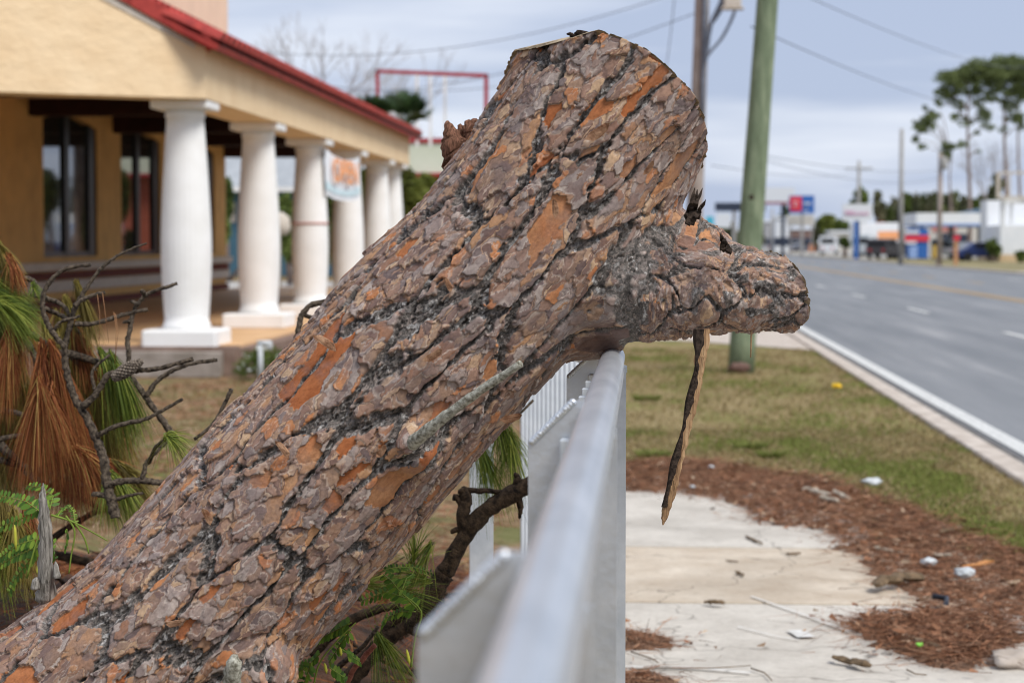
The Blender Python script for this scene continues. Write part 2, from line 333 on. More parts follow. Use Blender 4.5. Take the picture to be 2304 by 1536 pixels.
# --- smaller parts of the trunk
def mini_bark(name, sc_=60, cols=((60, 52, 48), (140, 118, 104)), st=(1, 1, 1), bmp=.004):
    return mat(name, tuple(x * .8 for x in lin(cols[0])), scale=sc_, c2=tuple(x * .8 for x in lin(cols[1])), bmp=bmp, rough=.9, stretch=st, spec=.15)
m_twig = mini_bark('grey_twig_bark', 120, ((112, 108, 92), (222, 220, 204)), (1, 1, 1), .003)
m_snag = mini_bark('weathered_wood', 90, ((96, 92, 84), (196, 190, 180)), (2.4, 2.4, .25), .004)
m_splint = mini_bark('splintered_wood', 110, ((84, 58, 44), (190, 138, 112)), (2.2, 2.2, .4), .006)
m_dark = mini_bark('dark_bark', 110, ((30, 24, 20), (86, 72, 62)), (1, 1, 1), .004)
def rtube(mb, pts, rads, seg=9, sub=5, wob=0.0, jit=.06):
    P3 = [Vector(p) for p in pts]; op = []; orr = []
    for i in range(len(P3) - 1):
        p0, p1, p2, p3 = P3[max(i - 1, 0)], P3[i], P3[i + 1], P3[min(i + 2, len(P3) - 1)]
        for k in range(sub):
            u = k / sub; q = .5 * ((2 * p1) + (p2 - p0) * u + (2 * p0 - 5 * p1 + 4 * p2 - p3) * u * u + (3 * p1 - p0 - 3 * p2 + p3) * u ** 3)
            if wob: q = q + Vector((random.uniform(-wob, wob), random.uniform(-wob, wob), random.uniform(-wob, wob)))
            op.append(q); orr.append((rads[i] * (1 - u) + rads[i + 1] * u) * random.uniform(.92, 1.1))
    op.append(P3[-1]); orr.append(rads[-1]); mb.tube(op, orr, seg, jit=jit); return mb
# dead twig stub that lies across the front of the bark
mb = MB(); rtube(mb, [P(890, 1030, 3.99), P(948, 980, 3.91), P(1010, 930, 3.865), P(1090, 872, 3.82), P(1172, 818, 3.78)], [.020, .0135, .0100, .0084, .0074], 14, 8, .0006)
tag(mb.build('branch_stub', m_twig, log_root), 'broken grey lichen-covered twig stub across the front of the bark')
# snag on the far left edge of the trunk
mb = MB(); rtube(mb, [P(105, 1345, 4.12), P(103, 1280, 4.1), P(102, 1200, 4.09), P(98, 1140, 4.085), P(96, 1112, 4.085), P(97, 1086, 4.085)], [.022, .0175, .0145, .0095, .007, .0008], 12, 5, .0008, .12)
rtube(mb, [P(128, 1300, 4.09), P(126, 1275, 4.09), P(125, 1262, 4.09)], [.009, .006, .001], 7, 3); rtube(mb, [P(80, 1325, 4.08), P(80, 1308, 4.08), P(83, 1298, 4.08)], [.011, .008, .002], 7, 3)
tag(mb.build('branch_snag', m_snag, log_root), 'pointed bleached grey snag standing up at the left end')
mb = MB(); rtube(mb, [P(520, 1590, 3.96), P(522, 1530, 3.92), P(526, 1490, 3.90), P(531, 1472, 3.90)], [.026, .0185, .015, .004], 12, 6, .0008, .1)
mb.build('branch_stub', m_twig, log_root)
# split broken stub with two jagged horns behind the left edge
mb = MB()
for pts, r0 in (([P(1060, 385, 4.22), P(1035, 345, 4.22), P(1017, 308, 4.22), P(1006, 272, 4.22)], (.05, .040, .022, .003)), ([P(1075, 370, 4.24), P(1052, 335, 4.23), P(1042, 300, 4.23), P(1036, 281, 4.23)], (.042, .026, .013, .003)), ([P(1080, 350, 4.22), P(1064, 310, 4.22), P(1056, 285, 4.22), P(1053, 270, 4.22)], (.03, .024, .015, .003)), ([P(1095, 350, 4.25), P(1075, 300, 4.25), P(1067, 268, 4.25)], (.03, .02, .006))):
    rtube(mb, pts, r0, 9, 6, .0012, .22)
tag(mb.build('branch_stub', m_splint, log_root), 'short split stub with two jagged brown horns')
def shard(mb, pts, ws, th=.004):              # torn strip of bark: ribbon with thickness and ragged width
    P3 = [Vector(p) for p in pts]; n = len(P3); v = []; f = []
    for i, p in enumerate(P3):
        t = (P3[min(i + 1, n - 1)] - P3[max(i - 1, 0)]).normalized(); a = t.cross(Vector((random.uniform(-.12, .12), 1, .3))).normalized(); c = t.cross(a)
        wv = ws[i] * random.uniform(.85, 1.12)
        v += [p - a * wv - c * th, p + a * wv * .9 - c * th * .6, p + a * wv + c * th, p - a * wv * .9 + c * th * .8]
    for i in range(n - 1):
        for k in range(4): f.append((i * 4 + k, i * 4 + (k + 1) % 4, i * 4 + 4 + (k + 1) % 4, i * 4 + 4 + k))
    f += [(3, 2, 1, 0), tuple((n - 1) * 4 + k for k in range(4))]; mb.add(v, f); return mb
def interp(pts, n):
    out = []; 
    for i in range(n):
        u = i / (n - 1) * (len(pts) - 1); k = min(int(u), len(pts) - 2); q = u - k; out.append(tuple(pts[k][j] * (1 - q) + pts[k + 1][j] * q for j in range(len(pts[0]))))
    return out
mb = MB()
for (x0, y0, x1, y1, wv) in ((1548, 505, 1578, 424, .0045), (1554, 500, 1564, 424, .0055), (1560, 495, 1588, 452, .0035), (1568, 490, 1586, 450, .003), (1545, 490, 1570, 430, .005), (1556, 505, 1570, 445, .006), (1626, 560, 1621, 525, .004), (1640, 568, 1632, 538, .004), (1632, 562, 1626, 535, .004)):
    pp = [P(x0 + (x1 - x0) * k / 5 + random.uniform(-3, 3), y0 + (y1 - y0) * k / 5, YT - .17 + random.uniform(-.02, .02)) for k in range(6)]
    shard(mb, pp, [wv * 1.5, wv * 1.4, wv * 1.2, wv, wv * .7, wv * .15], .004)
tag(mb.build('bark_shard', m_dark, log_root), 'black torn bark splinters in the crook of the fork')
mb = MB()
for q in range(9):
    x = 1282 + q * 10 + random.uniform(-4, 4); y = 76 + max(0, (x - 1330)) * .28 + random.uniform(-2, 6); c = P(x, y, YT - .20 + random.uniform(0, .03)); mb.blob(c, random.uniform(.004, .0085), 1, .9, 3, (1.4, 1, .8))
tag(mb.build('bark_crumbs', m_dark, log_root), 'dark crumbling bark edge on top of the saw cut')
# curled bark flakes standing off the surface
m_flk = mini_bark('flake_bark', 50, ((128, 86, 62), (196, 156, 124)))
flk = [(1150, 940, 26, 10, 20), (470, 1160, 20, 9, 120), (860, 1015, 18, 8, 60), (1345, 300, 30, 12, 40), (735, 770, 30, 10, 150), (1530, 610, 22, 9, 70), (395, 1400, 20, 8, 20), (640, 1010, 24, 8, 130), (975, 800, 25, 9, 35), (1010, 640, 18, 7, 120), (1250, 470, 20, 8, 100), (1460, 380, 18, 7, 60)]
def surf(px, py):                             # front of the main stem seen at a photo position
    d = npv(ray(px, py)); o = np.array([0, 0, 1.5]); a, ad, _, _ = frM; q = o - a; dp = d - ad * (d @ ad); qp = q - ad * (q @ ad)
    A_, B_, C_ = dp @ dp, 2 * dp @ qp, qp @ qp - .243 ** 2; D_ = max(B_ * B_ - 4 * A_ * C_, 0); return Vector(o + d * (-B_ - D_ ** .5) / (2 * A_))
for x, y, l, wd, an in flk:
    c = surf(x, y); c.y -= .004; ca, sa = math.cos(R(an)), math.sin(R(an)); u = Vector((ca, 0, sa)); n_ = Vector((0, -1, 0)); wv = u.cross(n_); L_ = l / FP * 4; W_ = wd / FP * 4
    pts = [(-1, -.6), (-.5, -1), (.2, -.8), (.9, -.5), (1.1, .1), (.7, .8), (0, .95), (-.6, .7)]
    mb = MB(); v = [c + u * L_ * p + wv * W_ * q + n_ * (.003 + .010 * max(0, p) ** 2) for p, q in pts]; mb.prism(v, (0, -.0022, 0)); mb.build('bark_flake', m_flk, log_root)
# hanging strip of bark and the thin splinter
m_strip, nt, b = base('bark_strip', .9, 0, .15)
dk = noise_n(nt, 60, 5, .65, stretch=(1, 1, .10)); nt.links.new(ramp(nt, dk, [(.34, (.16, .09, .05)), (.5, (.38, .23, .12)), (.66, (.55, .38, .22))]), b.inputs['Base Color']); bump(nt, b, noise_n(nt, 160, 4, stretch=(2, 2, .4)), .004)
mb = MB(); ctr = [(1580, 740, .017), (1580, 775, .0165), (1576, 800, .013), (1572, 835, .011), (1565, 875, .012), (1556, 915, .013), (1546, 960, .0115), (1535, 1000, .0135), (1524, 1040, .012), (1516, 1080, .0115), (1508, 1110, .0125), (1500, 1140, .010), (1495, 1165, .007), (1491, 1180, .002)]
ctr = interp(ctr, 40)
def strap(mb, pts, ws, th):
    v = []; f = []; n = len(pts)
    for p, w_ in zip(pts, ws):
        for k in range(6):
            an = k / 6 * 6.283; v.append(p + Vector((math.cos(an) * w_, math.sin(an) * th, 0)))
    for i in range(n - 1):
        for k in range(6): f.append((i * 6 + k, i * 6 + (k + 1) % 6, i * 6 + 6 + (k + 1) % 6, i * 6 + 6 + k))
    mb.add(v, f + [(5, 4, 3, 2, 1, 0)]); return mb
jit = [random.uniform(-1, 1) for _ in ctr]
strap(mb, [P(x + jit[i] * 1.2, y, 3.99) for i, (x, y, r_) in enumerate(ctr)], [r_ * .86 * (1 + .15 * jit[-1 - i]) for i, (_, _, r_) in enumerate(ctr)], .005)
for q in range(26):
    i = random.randrange(4, 38); x, y, _ = ctr[i]; c = P(x + random.uniform(-8, 8), y, 3.985); mb.tube([c, c + Vector((random.uniform(-.008, .008), -.002, random.uniform(-.03, .01)))], [.0009, .0003], 4)
hs = tag(mb.build('hanging_bark_strip', m_strip, log_root), 'long torn strip of bark dangling below the fork')
mb = MB(); cc_ = ctr[:34]; strap(mb, [P(x - 7 - 1.2 * math.sin(i * .5) + 1.2 * jit[i], y, 3.986) for i, (x, y, r_) in enumerate(cc_)], [max(.001, r_ * (.50 + .22 * math.sin(i * .55 + 1) + .1 * jit[i])) for i, (_, _, r_) in enumerate(cc_)], .006)
mb.build('outer_bark', m_dark, hs)
mb = MB(); mb.tube([P(1691, 735, 4.1), P(1690, 770, 4.1), P(1689, 804, 4.1)], [.0022, .0018, .0012], 5); mb.build('splinter', m_strip, log_root)

# ================================================= RAILING
m_rail, nt, b = base('galvanised_metal', .36, .75, .5)
nt.links.new(ramp(nt, noise_n(nt, 14, 6, .6, stretch=(1, .35, 1)), [(.3, (.55, .58, .61)), (.7, (.74, .76, .78))]), b.inputs['Base Color']); bump(nt, b, noise_n(nt, 70, 4), .0006)
rail_root = empty('metal_railing', (-.067, 2.5, 0), 'grey metal railing with round top rail, running under the fallen trunk', 'railing')
RX, RZ, RR = -.067, 1.253, .0255
bend = Vector((-.235, .972, 0)).normalized(); corner = Vector((RX, 4.29, RZ)); endp = corner + bend * 1.46
mb = MB(); mb.tube([(RX, -.9, RZ)] + [(RX, y, RZ) for y in (0.2, 1, 2, 3, 3.9, 4.2)] + [corner] + [corner + bend * k for k in (.08, .6, 1.1, 1.85)], RR, 28)
mb.build('top_rail', m_rail, rail_root)
mb = MB(); mb.box(RX + .002, -.9, RZ - .034, RX + .024, 4.27, RZ - .0185); mb.build('rail_channel', m_rail, rail_root)
mb = MB(); mb.box(RX - .005, -.9, .13, RX + .030, 4.27, .165, .003); mb.build('bottom_rail', m_rail, rail_root)
def post(o, d, wl_=.100):                               # flat post plate, chamfered corner, weld bead
    n = Vector((-d.y, d.x, 0)); q = lambda a, z: o + n * a + Vector((0, 0, z))
    poly = [q(-.028, 0), q(wl_, 0), q(wl_, 1.212), q(min(.040, wl_ - .01), 1.272), q(.020, 1.272), q(.010, 1.236), q(-.028, 1.232)]
    mb = MB(); mb.prism(poly, d * .012); p_ = mb.build('post', m_rail, rail_root)
    mb = MB(); a, c = q(wl_ - .006, 1.213), q(min(.036, wl_ - .012), 1.270)
    for k in range(17): mb.blob(a.lerp(c, k / 16) - d * .001, .0056, 1, .2, 2, (1, .7, 1))
    mb.build('weld_bead', m_rail, p_)
    mb = MB(); mb.prism([q(-.05, .004), q(.13, .004), q(.13, .016), q(-.05, .016)], d * .10); mb.build('foot_plate', m_rail, p_)
fw = Vector((0, 1, 0))
for y in (.04, 1.45, 2.86, 4.27): post(Vector((RX, y, 0)), fw)
post(corner * 1 + bend * 1.78 - Vector((0, 0, RZ)), bend, .045)
m_pk = mat('picket_paint', (.56, .60, .63), scale=8, c2=(.74, .77, .79), rough=.45); pk = MB(); pk.box(-.008, -.014, .165, .008, .014, RZ - .034, .002); first = None
def picket(loc, rz):
    global first
    if first is None: first = pk.build('picket', m_pk, rail_root); o = first
    else: o = first.copy(); sc.collection.objects.link(o); o.parent = rail_root
    o.location = loc; o.rotation_euler.z = rz
y = .14
while y < 4.22:
    if min(abs(y - k) for k in (.04, 1.45, 2.86, 4.27)) > .05: picket((RX + .022, y, 0), 0)
    y += .20
for k in range(1, 19): picket(corner + bend * (k * .094) + Vector((.016, 0, -RZ)), math.atan2(-bend.x, bend.y))
mb = MB(); q = corner + bend * .0; mb.prism([q + Vector((.002, 0, -.034)), q + Vector((.030, 0, -.034)), q + Vector((.030, 0, -.0185)), q + Vector((.002, 0, -.0185))], bend * 1.75); mb.build('rail_channel', m_rail, rail_root)
m_leaf = mat('dry_leaf', (.30, .15, .07), var=.3, scale=60)
mb = MB(); c = P(1377, 862, 3.35); mb.prism([c + Vector(p) for p in ((-.008, 0, .006), (0, .004, .004), (.009, .004, -.007), (.003, 0, -.004))], (0, 0, .0015)); tag(mb.build('bark_chip', m_leaf), 'small brown bark chip lying on the round top rail', 'bark chip')
# ================================================= GROUND, ROAD, SIDEWALK
def sheet(name, pts, z, m, kind='structure'):
    mb = MB(); mb.add([(p[0], p[1], z) for p in pts], [tuple(range(len(pts)))]); return tag(mb.build(name, m), kind=kind)
m_ground, nt, b = base('yard_soil', .95, 0, .1)
n1_ = noise_n(nt, .9, 5, .6); n2_ = noise_n(nt, 9, 5, .7)
c_ = ramp(nt, n2_, [(.3, (.11, .068, .036)), (.5, (.22, .145, .078)), (.7, (.37, .27, .165))])
c_ = mixc(nt, ramp(nt, n1_, [(.48, (0, 0, 0)), (.62, (.75, .75, .75))]), c_, (.13, .15, .05)); nt.links.new(c_, b.inputs['Base Color']); bump(nt, b, n2_, .05)
m_verge, nt, b = base('verge_grass', .95, 0, .1)
n1_ = noise_n(nt, 1.5, 4, .6, stretch=(1, .45, 1)); n2_ = noise_n(nt, 11, 5, .7, stretch=(1, .5, 1))
c_ = ramp(nt, n2_, [(.28, (.17, .125, .05)), (.5, (.26, .20, .095)), (.72, (.38, .30, .17))])
c_ = mixc(nt, ramp(nt, n1_, [(.47, (0, 0, 0)), (.64, (.75, .75, .75))]), c_, (.16, .175, .045)); nt.links.new(c_, b.inputs['Base Color']); bump(nt, b, n2_, .04)
sheet('ground', [(-900, -60), (900, -60), (900, 2500), (-900, 2500)], -.02, m_ground)
sheet('verge', [(-.3, 11.2), (-.3, 1), (2.40, 1), (2.40, 420), (-1.2, 420), (-1.2, 24)], -.004, m_verge)
def concrete(name, lo, hi):
    m, nt, b = base(name, .88, 0, .2); f1 = noise_n(nt, 2.4, 6, .62); f2 = noise_n(nt, 26, 5, .7); f3 = noise_n(nt, .9, 3, .5)
    c = ramp(nt, f1, [(.3, lo), (.7, hi)]); c = mixc(nt, .5, c, ramp(nt, f2, [(.3, (.72, .71, .70)), (.5, (1, 1, 1)), (.7, (1.08, 1.08, 1.08))]), 'MULTIPLY')
    c = mixc(nt, ramp(nt, f3, [(.5, (0, 0, 0)), (.68, (.35, .35, .35))]), c, tuple(x * .62 for x in lo))
    v = nt.nodes.new('ShaderNodeTexVoronoi'); v.feature = 'DISTANCE_TO_EDGE'; v.inputs['Scale'].default_value = .9; t = nt.nodes.new('ShaderNodeTexCoord')
    ad = nt.nodes.new('ShaderNodeMixRGB'); ad.blend_type = 'ADD'; ad.inputs[0].default_value = .35; n_ = nt.nodes.new('ShaderNodeTexNoise'); n_.inputs['Scale'].default_value = 5; nt.links.new(t.outputs['Object'], n_.inputs['Vector']); nt.links.new(t.outputs['Object'], ad.inputs[1]); nt.links.new(n_.outputs['Color'], ad.inputs[2]); nt.links.new(ad.outputs[0], v.inputs['Vector'])
    c = mixc(nt, ramp(nt, v.outputs['Distance'], [(.0, (.7, .7, .7)), (.006, (0, 0, 0))]), c, (.10, .085, .07)); nt.links.new(c, b.inputs['Base Color']); bump(nt, b, f2, .006); return m
m_conc = concrete('pale_concrete', (.44, .40, .345), (.62, .575, .505)); m_conc2 = concrete('stained_concrete', (.43, .345, .255), (.62, .54, .435))
m_kerb = mat('kerb_concrete', (.38, .32, .265), scale=7, c2=(.60, .53, .46), rough=.9, bmp=.006)
m_asph, nt, b = base('asphalt', .85, 0, .25)
n1_ = noise_n(nt, .8, 5, .6, stretch=(2.2, .12, 1)); n2_ = noise_n(nt, 40, 3, .7)
c_ = ramp(nt, n1_, [(.32, (.165, .175, .187)), (.6, (.225, .232, .242)), (.72, (.30, .302, .305))]); c_ = mixc(nt, .35, c_, ramp(nt, n2_, [(.3, (.6, .6, .6)), (.7, (1.3, 1.3, 1.3))]), 'MULTIPLY'); nt.links.new(c_, b.inputs['Base Color']); bump(nt, b, n2_, .004)
m_white = mat('road_paint_white', (.40, .40, .385), scale=26, c2=(.72, .72, .69), detail=8); m_yel = mat('road_paint_yellow', (.42, .25, .07), scale=14, c2=(.62, .40, .15))
ys = [6.75 + 1.5 * k - 4.5 for k in range(8)]
for k in range(len(ys) - 1):
    mb = MB(); mb.box(-.24, ys[k] + .009, -.08, 1.6 if k < 5 else 1.15, ys[k + 1] - .009, .004 + .003 * (k % 3), .004)
    tag(mb.build('sidewalk', m_conc2 if k == 4 else m_conc), kind='structure')
def ww(x): return x
sheet('road', [(2.5, -40), (17.4, -40), (17.4, 900), (2.5, 900)], 0.0, m_asph)
mb = MB(); mb.box(2.33, -40, -.05, 2.52, 900, .035, .01); tag(mb.build('kerb', m_kerb), kind='structure')
mb = MB(); mb.box(17.4, -40, -.05, 17.7, 900, .10, .01); tag(mb.build('kerb', m_kerb), kind='structure')
sheet('gutter_seam', [(2.525, -40), (2.63, -40), (2.63, 900), (2.525, 900)], .004, mat('shadow_seam_asphalt', (.07, .065, .06), scale=6, c2=(.16, .15, .14)))  # shadow line at the gutter seam, put in as a darker strip of asphalt
sheet('driveway', [(-2.5, 31.6), (.6, 30.4), (2.37, 27.8), (2.37, 34), (-2.5, 33.2)], .006, m_kerb)
sheet('driveway', [(17.75, 88), (40, 88), (40, 100), (17.75, 100)], .06, m_kerb)
def line(name, x0, x1, spans, m):
    mb = MB()
    for a, c in spans: mb.add([(x0, a, .008), (x1, a, .008), (x1, c, .008), (x0, c, .008)], [(0, 1, 2, 3)])
    tag(mb.build(name, m), kind='structure')
line('road_edge_line', 2.66, 2.82, [(-20, 900)], m_white)
dz = [(30.5 - .2 + 12.2 * k, 33.6 + 12.2 * k) for k in range(-2, 40)]
line('road_lane_marking', 5.92, 6.05, dz, m_white); line('road_lane_marking', 16.0 - 1.3, 16.13 - 1.3, dz, m_white)
line('road_centre_line', 9.40, 9.52, [(-20, 900)], m_yel); line('road_centre_line', 9.68, 9.80, [(-20, 900)], m_yel)
line('road_centre_line', 12.2, 12.32, [(k * 12.2, k * 12.2 + 3.5) for k in range(2, 40)], m_yel)
m_far = mat('far_grass', (.16, .14, .06), scale=.5, c2=(.30, .25, .12))
sheet('far_verge', [(17.7, -40), (800, -40), (800, 900), (17.7, 900)], .05, m_far)
m_lot = mat('parking_lot', (.34, .33, .31), scale=.3, c2=(.50, .47, .43))
sheet('parking_lot', [(19.5, 175), (70, 175), (70, 420), (19.5, 420)], .056, m_lot)
sheet('parking_lot', [(-60, 52), (-8, 52), (-8, 75), (-60, 75)], .0, m_lot)
# chalk-like paint marks on the slabs
m_mark = mat('faded_white_paint', (.50, .48, .44), scale=40, c2=(.68, .67, .64))
def mark(pxs, wd):
    mb = MB(); p = [G(x, y, .0135) for x, y in pxs]
    for a, c in zip(p[:-1], p[1:]):
        d = (c - a).normalized(); n_ = Vector((-d.y, d.x, 0)) * wd; mb.add([a - n_, c - n_, c + n_, a + n_], [(0, 1, 2, 3)])
    tag(mb.build('sidewalk_paint_mark', m_mark), kind='structure')
mark([(1690, 1340), (1800, 1378), (1912, 1420)], .006); mark([(1660, 1408), (1740, 1428), (1800, 1438)], .004); mark([(1400, 1497), (1560, 1500), (1690, 1512)], .008); mark([(1790, 1416), (1815, 1432)], .035)
# ---------------- litter of pine needles and bark
def inpoly(x, y, poly):
    c = np.zeros(x.shape, bool); n = len(poly)
    for i in range(n):
        x0, y0 = poly[i]; x1, y1 = poly[(i + 1) % n]
        c ^= ((y0 > y) != (y1 > y)) & (x < (x1 - x0) * (y - y0) / (y1 - y0 + 1e-12) + x0)
    return c
def scatter(poly, n):
    poly = np.array(poly); lo, hi = poly.min(0), poly.max(0); pts = np.zeros((0, 2))
    while len(pts) < n:
        q = rng.uniform(lo, hi, (n * 2, 2)); pts = np.vstack([pts, q[inpoly(q[:, 0], q[:, 1], poly)]])
    return pts[:n]
def ribbons(P0, D, Lh, W, seg=1, droop=0.0, grav=None):   # straight or drooping flat strips
    n = len(P0); D = D / np.linalg.norm(D, axis=1)[:, None]; S = np.cross(D, rng.normal(size=(n, 3))); S /= np.linalg.norm(S, axis=1)[:, None]
    V = []; 
    for k in range(seg + 1):
        u = k / seg; c = P0 + D * (Lh * u)[:, None]; c[:, 2] -= droop * Lh * u * u if np.isscalar(droop) else (droop * Lh * u * u)
        wv = (W * (1 - .75 * u))[:, None]; V += [c - S * wv, c + S * wv]
    V = np.stack(V, 1).reshape(-1, 3); m = 2 * (seg + 1); base_ = (np.arange(n) * m)[:, None]; F = []
    for k in range(seg): F.append(base_ + np.array([[2 * k, 2 * k + 1, 2 * k + 3, 2 * k + 2]]))
    F = np.stack(F, 1).reshape(-1, 4); return V, F, m
m_litter = attr_mat('needle_litter', [(0, (.06, .036, .024)), (.3, (.19, .085, .045)), (.6, (.32, .15, .08)), (.85, (.37, .22, .135)), (1, (.52, .40, .28))], .85)
m_duff = mat('needle_duff', (.085, .05, .032), scale=22, c2=(.25, .14, .085), bmp=.02, rough=.95)
def litter(pxpoly, n, name='needle_litter', hmax=.05, world=None):
    poly = world or [tuple(G(x, y))[:2] for x, y in pxpoly]
    nb = max(300, n // 11); p = scatter(poly, nb); kp = fbm(p[:, 0] * 5, p[:, 1] * 4, 95, 3) > -.12; p = p[kp] + rng.normal(size=(kp.sum(), 2)) * .02; nb = len(p); r = rng.uniform(.015, .055, nb); ang = rng.uniform(0, 6.28, nb)    # low mound from overlapping flat clods
    k = 7; th = np.arange(k) / k * 6.283; V = np.zeros((nb, k + 1, 3)); hz = rng.uniform(.3, 1, nb) * hmax * .5
    V[:, 0] = np.c_[p, .012 + hz]
    for i in range(k): rr = r * rng.uniform(.6, 1.3, nb); V[:, i + 1] = np.c_[p[:, 0] + rr * np.cos(th[i] + ang), p[:, 1] + rr * np.sin(th[i] + ang), np.full(nb, .004)]
    b_ = (np.arange(nb) * (k + 1))[:, None]; F1_ = np.concatenate([b_ + np.array([[0, i + 1, (i + 1) % k + 1]]) for i in range(k)])
    ob1 = npmesh(name, V.reshape(-1, 3), F1_, m_duff)
    tag(ob1, kind='stuff', label='brown bed of fallen pine needles', cat='pine litter')
    p = scatter(poly, n) + rng.normal(size=(n, 2)) * (rng.random((n, 1)) ** 3 * .16); P0 = np.c_[p, rng.uniform(.008, hmax, n)]; D = np.c_[rng.normal(size=(n, 2)), rng.normal(size=n) * .12]
    V, F_, m = ribbons(P0, D, rng.uniform(.03, .16, n), rng.uniform(.0008, .0020, n), 1)
    nc = n // 7; p = scatter(poly, nc) + rng.normal(size=(nc, 2)) * (rng.random((nc, 1)) ** 3 * .22); P1 = np.c_[p, rng.uniform(.01, hmax, nc)]
    V2_, F2_, m2 = ribbons(P1, np.c_[rng.normal(size=(nc, 2)), rng.normal(size=nc) * .2], rng.uniform(.015, .05, nc), rng.uniform(.004, .012, nc), 1)
    at_ = np.concatenate([np.repeat(rng.random(n) * .85, m), np.repeat(rng.random(nc), m2)])
    ob = npmesh(name, np.vstack([V, V2_]), np.vstack([F_, F2_ + len(V)]), m_litter, attrs=dict(rnd=at_))
    tag(ob, kind='stuff', label='scattered reddish pine needles and bark bits', cat='pine litter'); return ob
big = [(1380, 1050), (1500, 1036), (1600, 1040), (1750, 1068), (1860, 1080), (1960, 1120), (2060, 1150), (2150, 1190), (2304, 1250), (2450, 1300), (2450, 1470), (2304, 1388), (2230, 1400), (2150, 1392), (2080, 1372), (2040, 1330), (1960, 1290), (1935, 1250), (1900, 1238), (1860, 1205), (1790, 1186), (1740, 1188), (1690, 1172), (1680, 1145), (1600, 1122), (1560, 1116), (1380, 1104)]
litter(big, 22000, hmax=.04); litter([(1912, 1418), (1960, 1402), (2050, 1398), (2150, 1388), (2250, 1408), (2292, 1440), (2240, 1462), (2170, 1503), (2110, 1500), (2060, 1480), (1990, 1448), (1960, 1432)], 7000)
litter([(1395, 1425), (1470, 1440), (1485, 1452), (1450, 1460), (1395, 1458)], 500, hmax=.02); litter([(1390, 1520), (1470, 1522), (1520, 1560), (1390, 1600)], 500, hmax=.03)
# individual pieces lying about
m_wood = mat('bleached_wood', (.36, .30, .22), scale=30, c2=(.60, .52, .42), bmp=.01, stretch=(.3, 3, 3)); m_brn = mat('brown_bark_piece', (.08, .055, .03), scale=40, c2=(.24, .16, .09), bmp=.01)
m_plas = mat('white_plastic', (.42, .45, .46), scale=10, c2=(.64, .66, .67), rough=.4); m_blk = mat('black_plastic', (.02, .022, .03), rough=.35)
m_yellow = mat('yellow_petal', (.80, .50, .02), rough=.6); m_lime = mat('green_plastic', (.20, .55, .06), rough=.4); m_orange = mat('orange_bark', (.42, .17, .05), scale=30, c2=(.60, .28, .10))
def stickm(px0, py0, px1, py1, r, m, name, label, cat, z=.02, group=None, lumpy=.15):
    a, c = G(px0, py0, z), G(px1, py1, z + random.uniform(-.004, .01)); mb = MB(); n_ = 7
    pts = [a.lerp(c, i / n_) + Vector((random.uniform(-1, 1), random.uniform(-1, 1), random.uniform(-.4, .6))) * r * .7 for i in range(n_ + 1)]
    mb.tube(pts, [r * (1 if 0 < i < n_ else .55) * random.uniform(.8, 1.15) for i in range(n_ + 1)], 6, jit=.32, smooth=False); zb_ = min(v_[2] for v_ in mb.v); mb.v = [(v_[0], v_[1], .006 + (v_[2] - zb_) * .62 + z * .3) for v_ in mb.v]; return tag(mb.build(name, m), label, cat, group)
stickm(1872, 1478, 1958, 1498, .017, m_brn, 'bark_piece', 'long brown bark piece alone on the pale slab at the bottom right', 'bark piece')
stickm(1586, 1354, 1626, 1357, .014, m_brn, 'bark_piece', 'short dark bark piece lying on the slab joint', 'bark piece')
stickm(1678, 1204, 1717, 1220, .009, m_brn, 'twig', 'curved dark twig on the farthest clear slab', 'twig'); stickm(1768, 1243, 1804, 1240, .010, m_brn, 'twig', 'dark twig lying along the far slab joint', 'twig')
stickm(1634, 1258, 1662, 1262, .006, m_brn, 'twig', 'thin reddish twig on the tan stained slab', 'twig'); stickm(1658, 1284, 1672, 1292, .010, m_brn, 'bark_piece', 'tiny brown bark bit on the tan stained slab', 'bark piece')
stickm(1808, 1092, 1862, 1104, .022, m_wood, 'wood_chunk', 'pale wood chunk at the grass edge, longest of three', 'wood chunk', .05); stickm(1850, 1112, 1888, 1122, .02, m_wood, 'wood_chunk', 'pale wood chunk nearest the slab of the three', 'wood chunk', .05); stickm(1868, 1095, 1912, 1115, .018, m_wood, 'wood_chunk', 'pale wood chunk farthest right of the three', 'wood chunk', .05)
stickm(1962, 1312, 2066, 1290, .035, m_brn, 'broken_branch', 'thick broken branch piece with dark jagged end in the litter', 'branch', .05); stickm(2040, 1424, 2110, 1450, .022, m_brn, 'bark_piece', 'dark curled bark on the round island of needles', 'bark piece', .05)
stickm(2098, 1238, 2146, 1240, .014, m_wood, 'wood_chip', 'flat pale wood chip in the middle of the litter', 'wood chip', .05); stickm(2170, 1262, 2232, 1250, .016, m_orange, 'orange_bark_piece', 'bright orange strip of bark in the litter', 'bark piece', .06)
stickm(2118, 1184, 2166, 1168, .012, m_brn, 'twig', 'dark twig sticking up beside the grass at right', 'twig', .06); stickm(1965, 1225, 2010, 1232, .014, m_wood, 'wood_chip', 'thin grey wood chip at the inner edge of the litter', 'wood chip', .04)
def lump(px, py, r, m, name, label, cat, z=.03, sq=(1, 1, .6)):
    mb = MB(); mb.blob(G(px, py, z), r, 2, .5, 1.8, sq); return tag(mb.build(name, m), label, cat)
lump(1962, 1083, .038, m_plas, 'plastic_bottle', 'crushed white plastic scrap lying on the grass', 'plastic scrap', .03, (1.5, 1, .6)); lump(2090, 1263, .032, m_plas, 'crumpled_paper', 'small crumpled white scrap in the litter', 'paper scrap', .05)
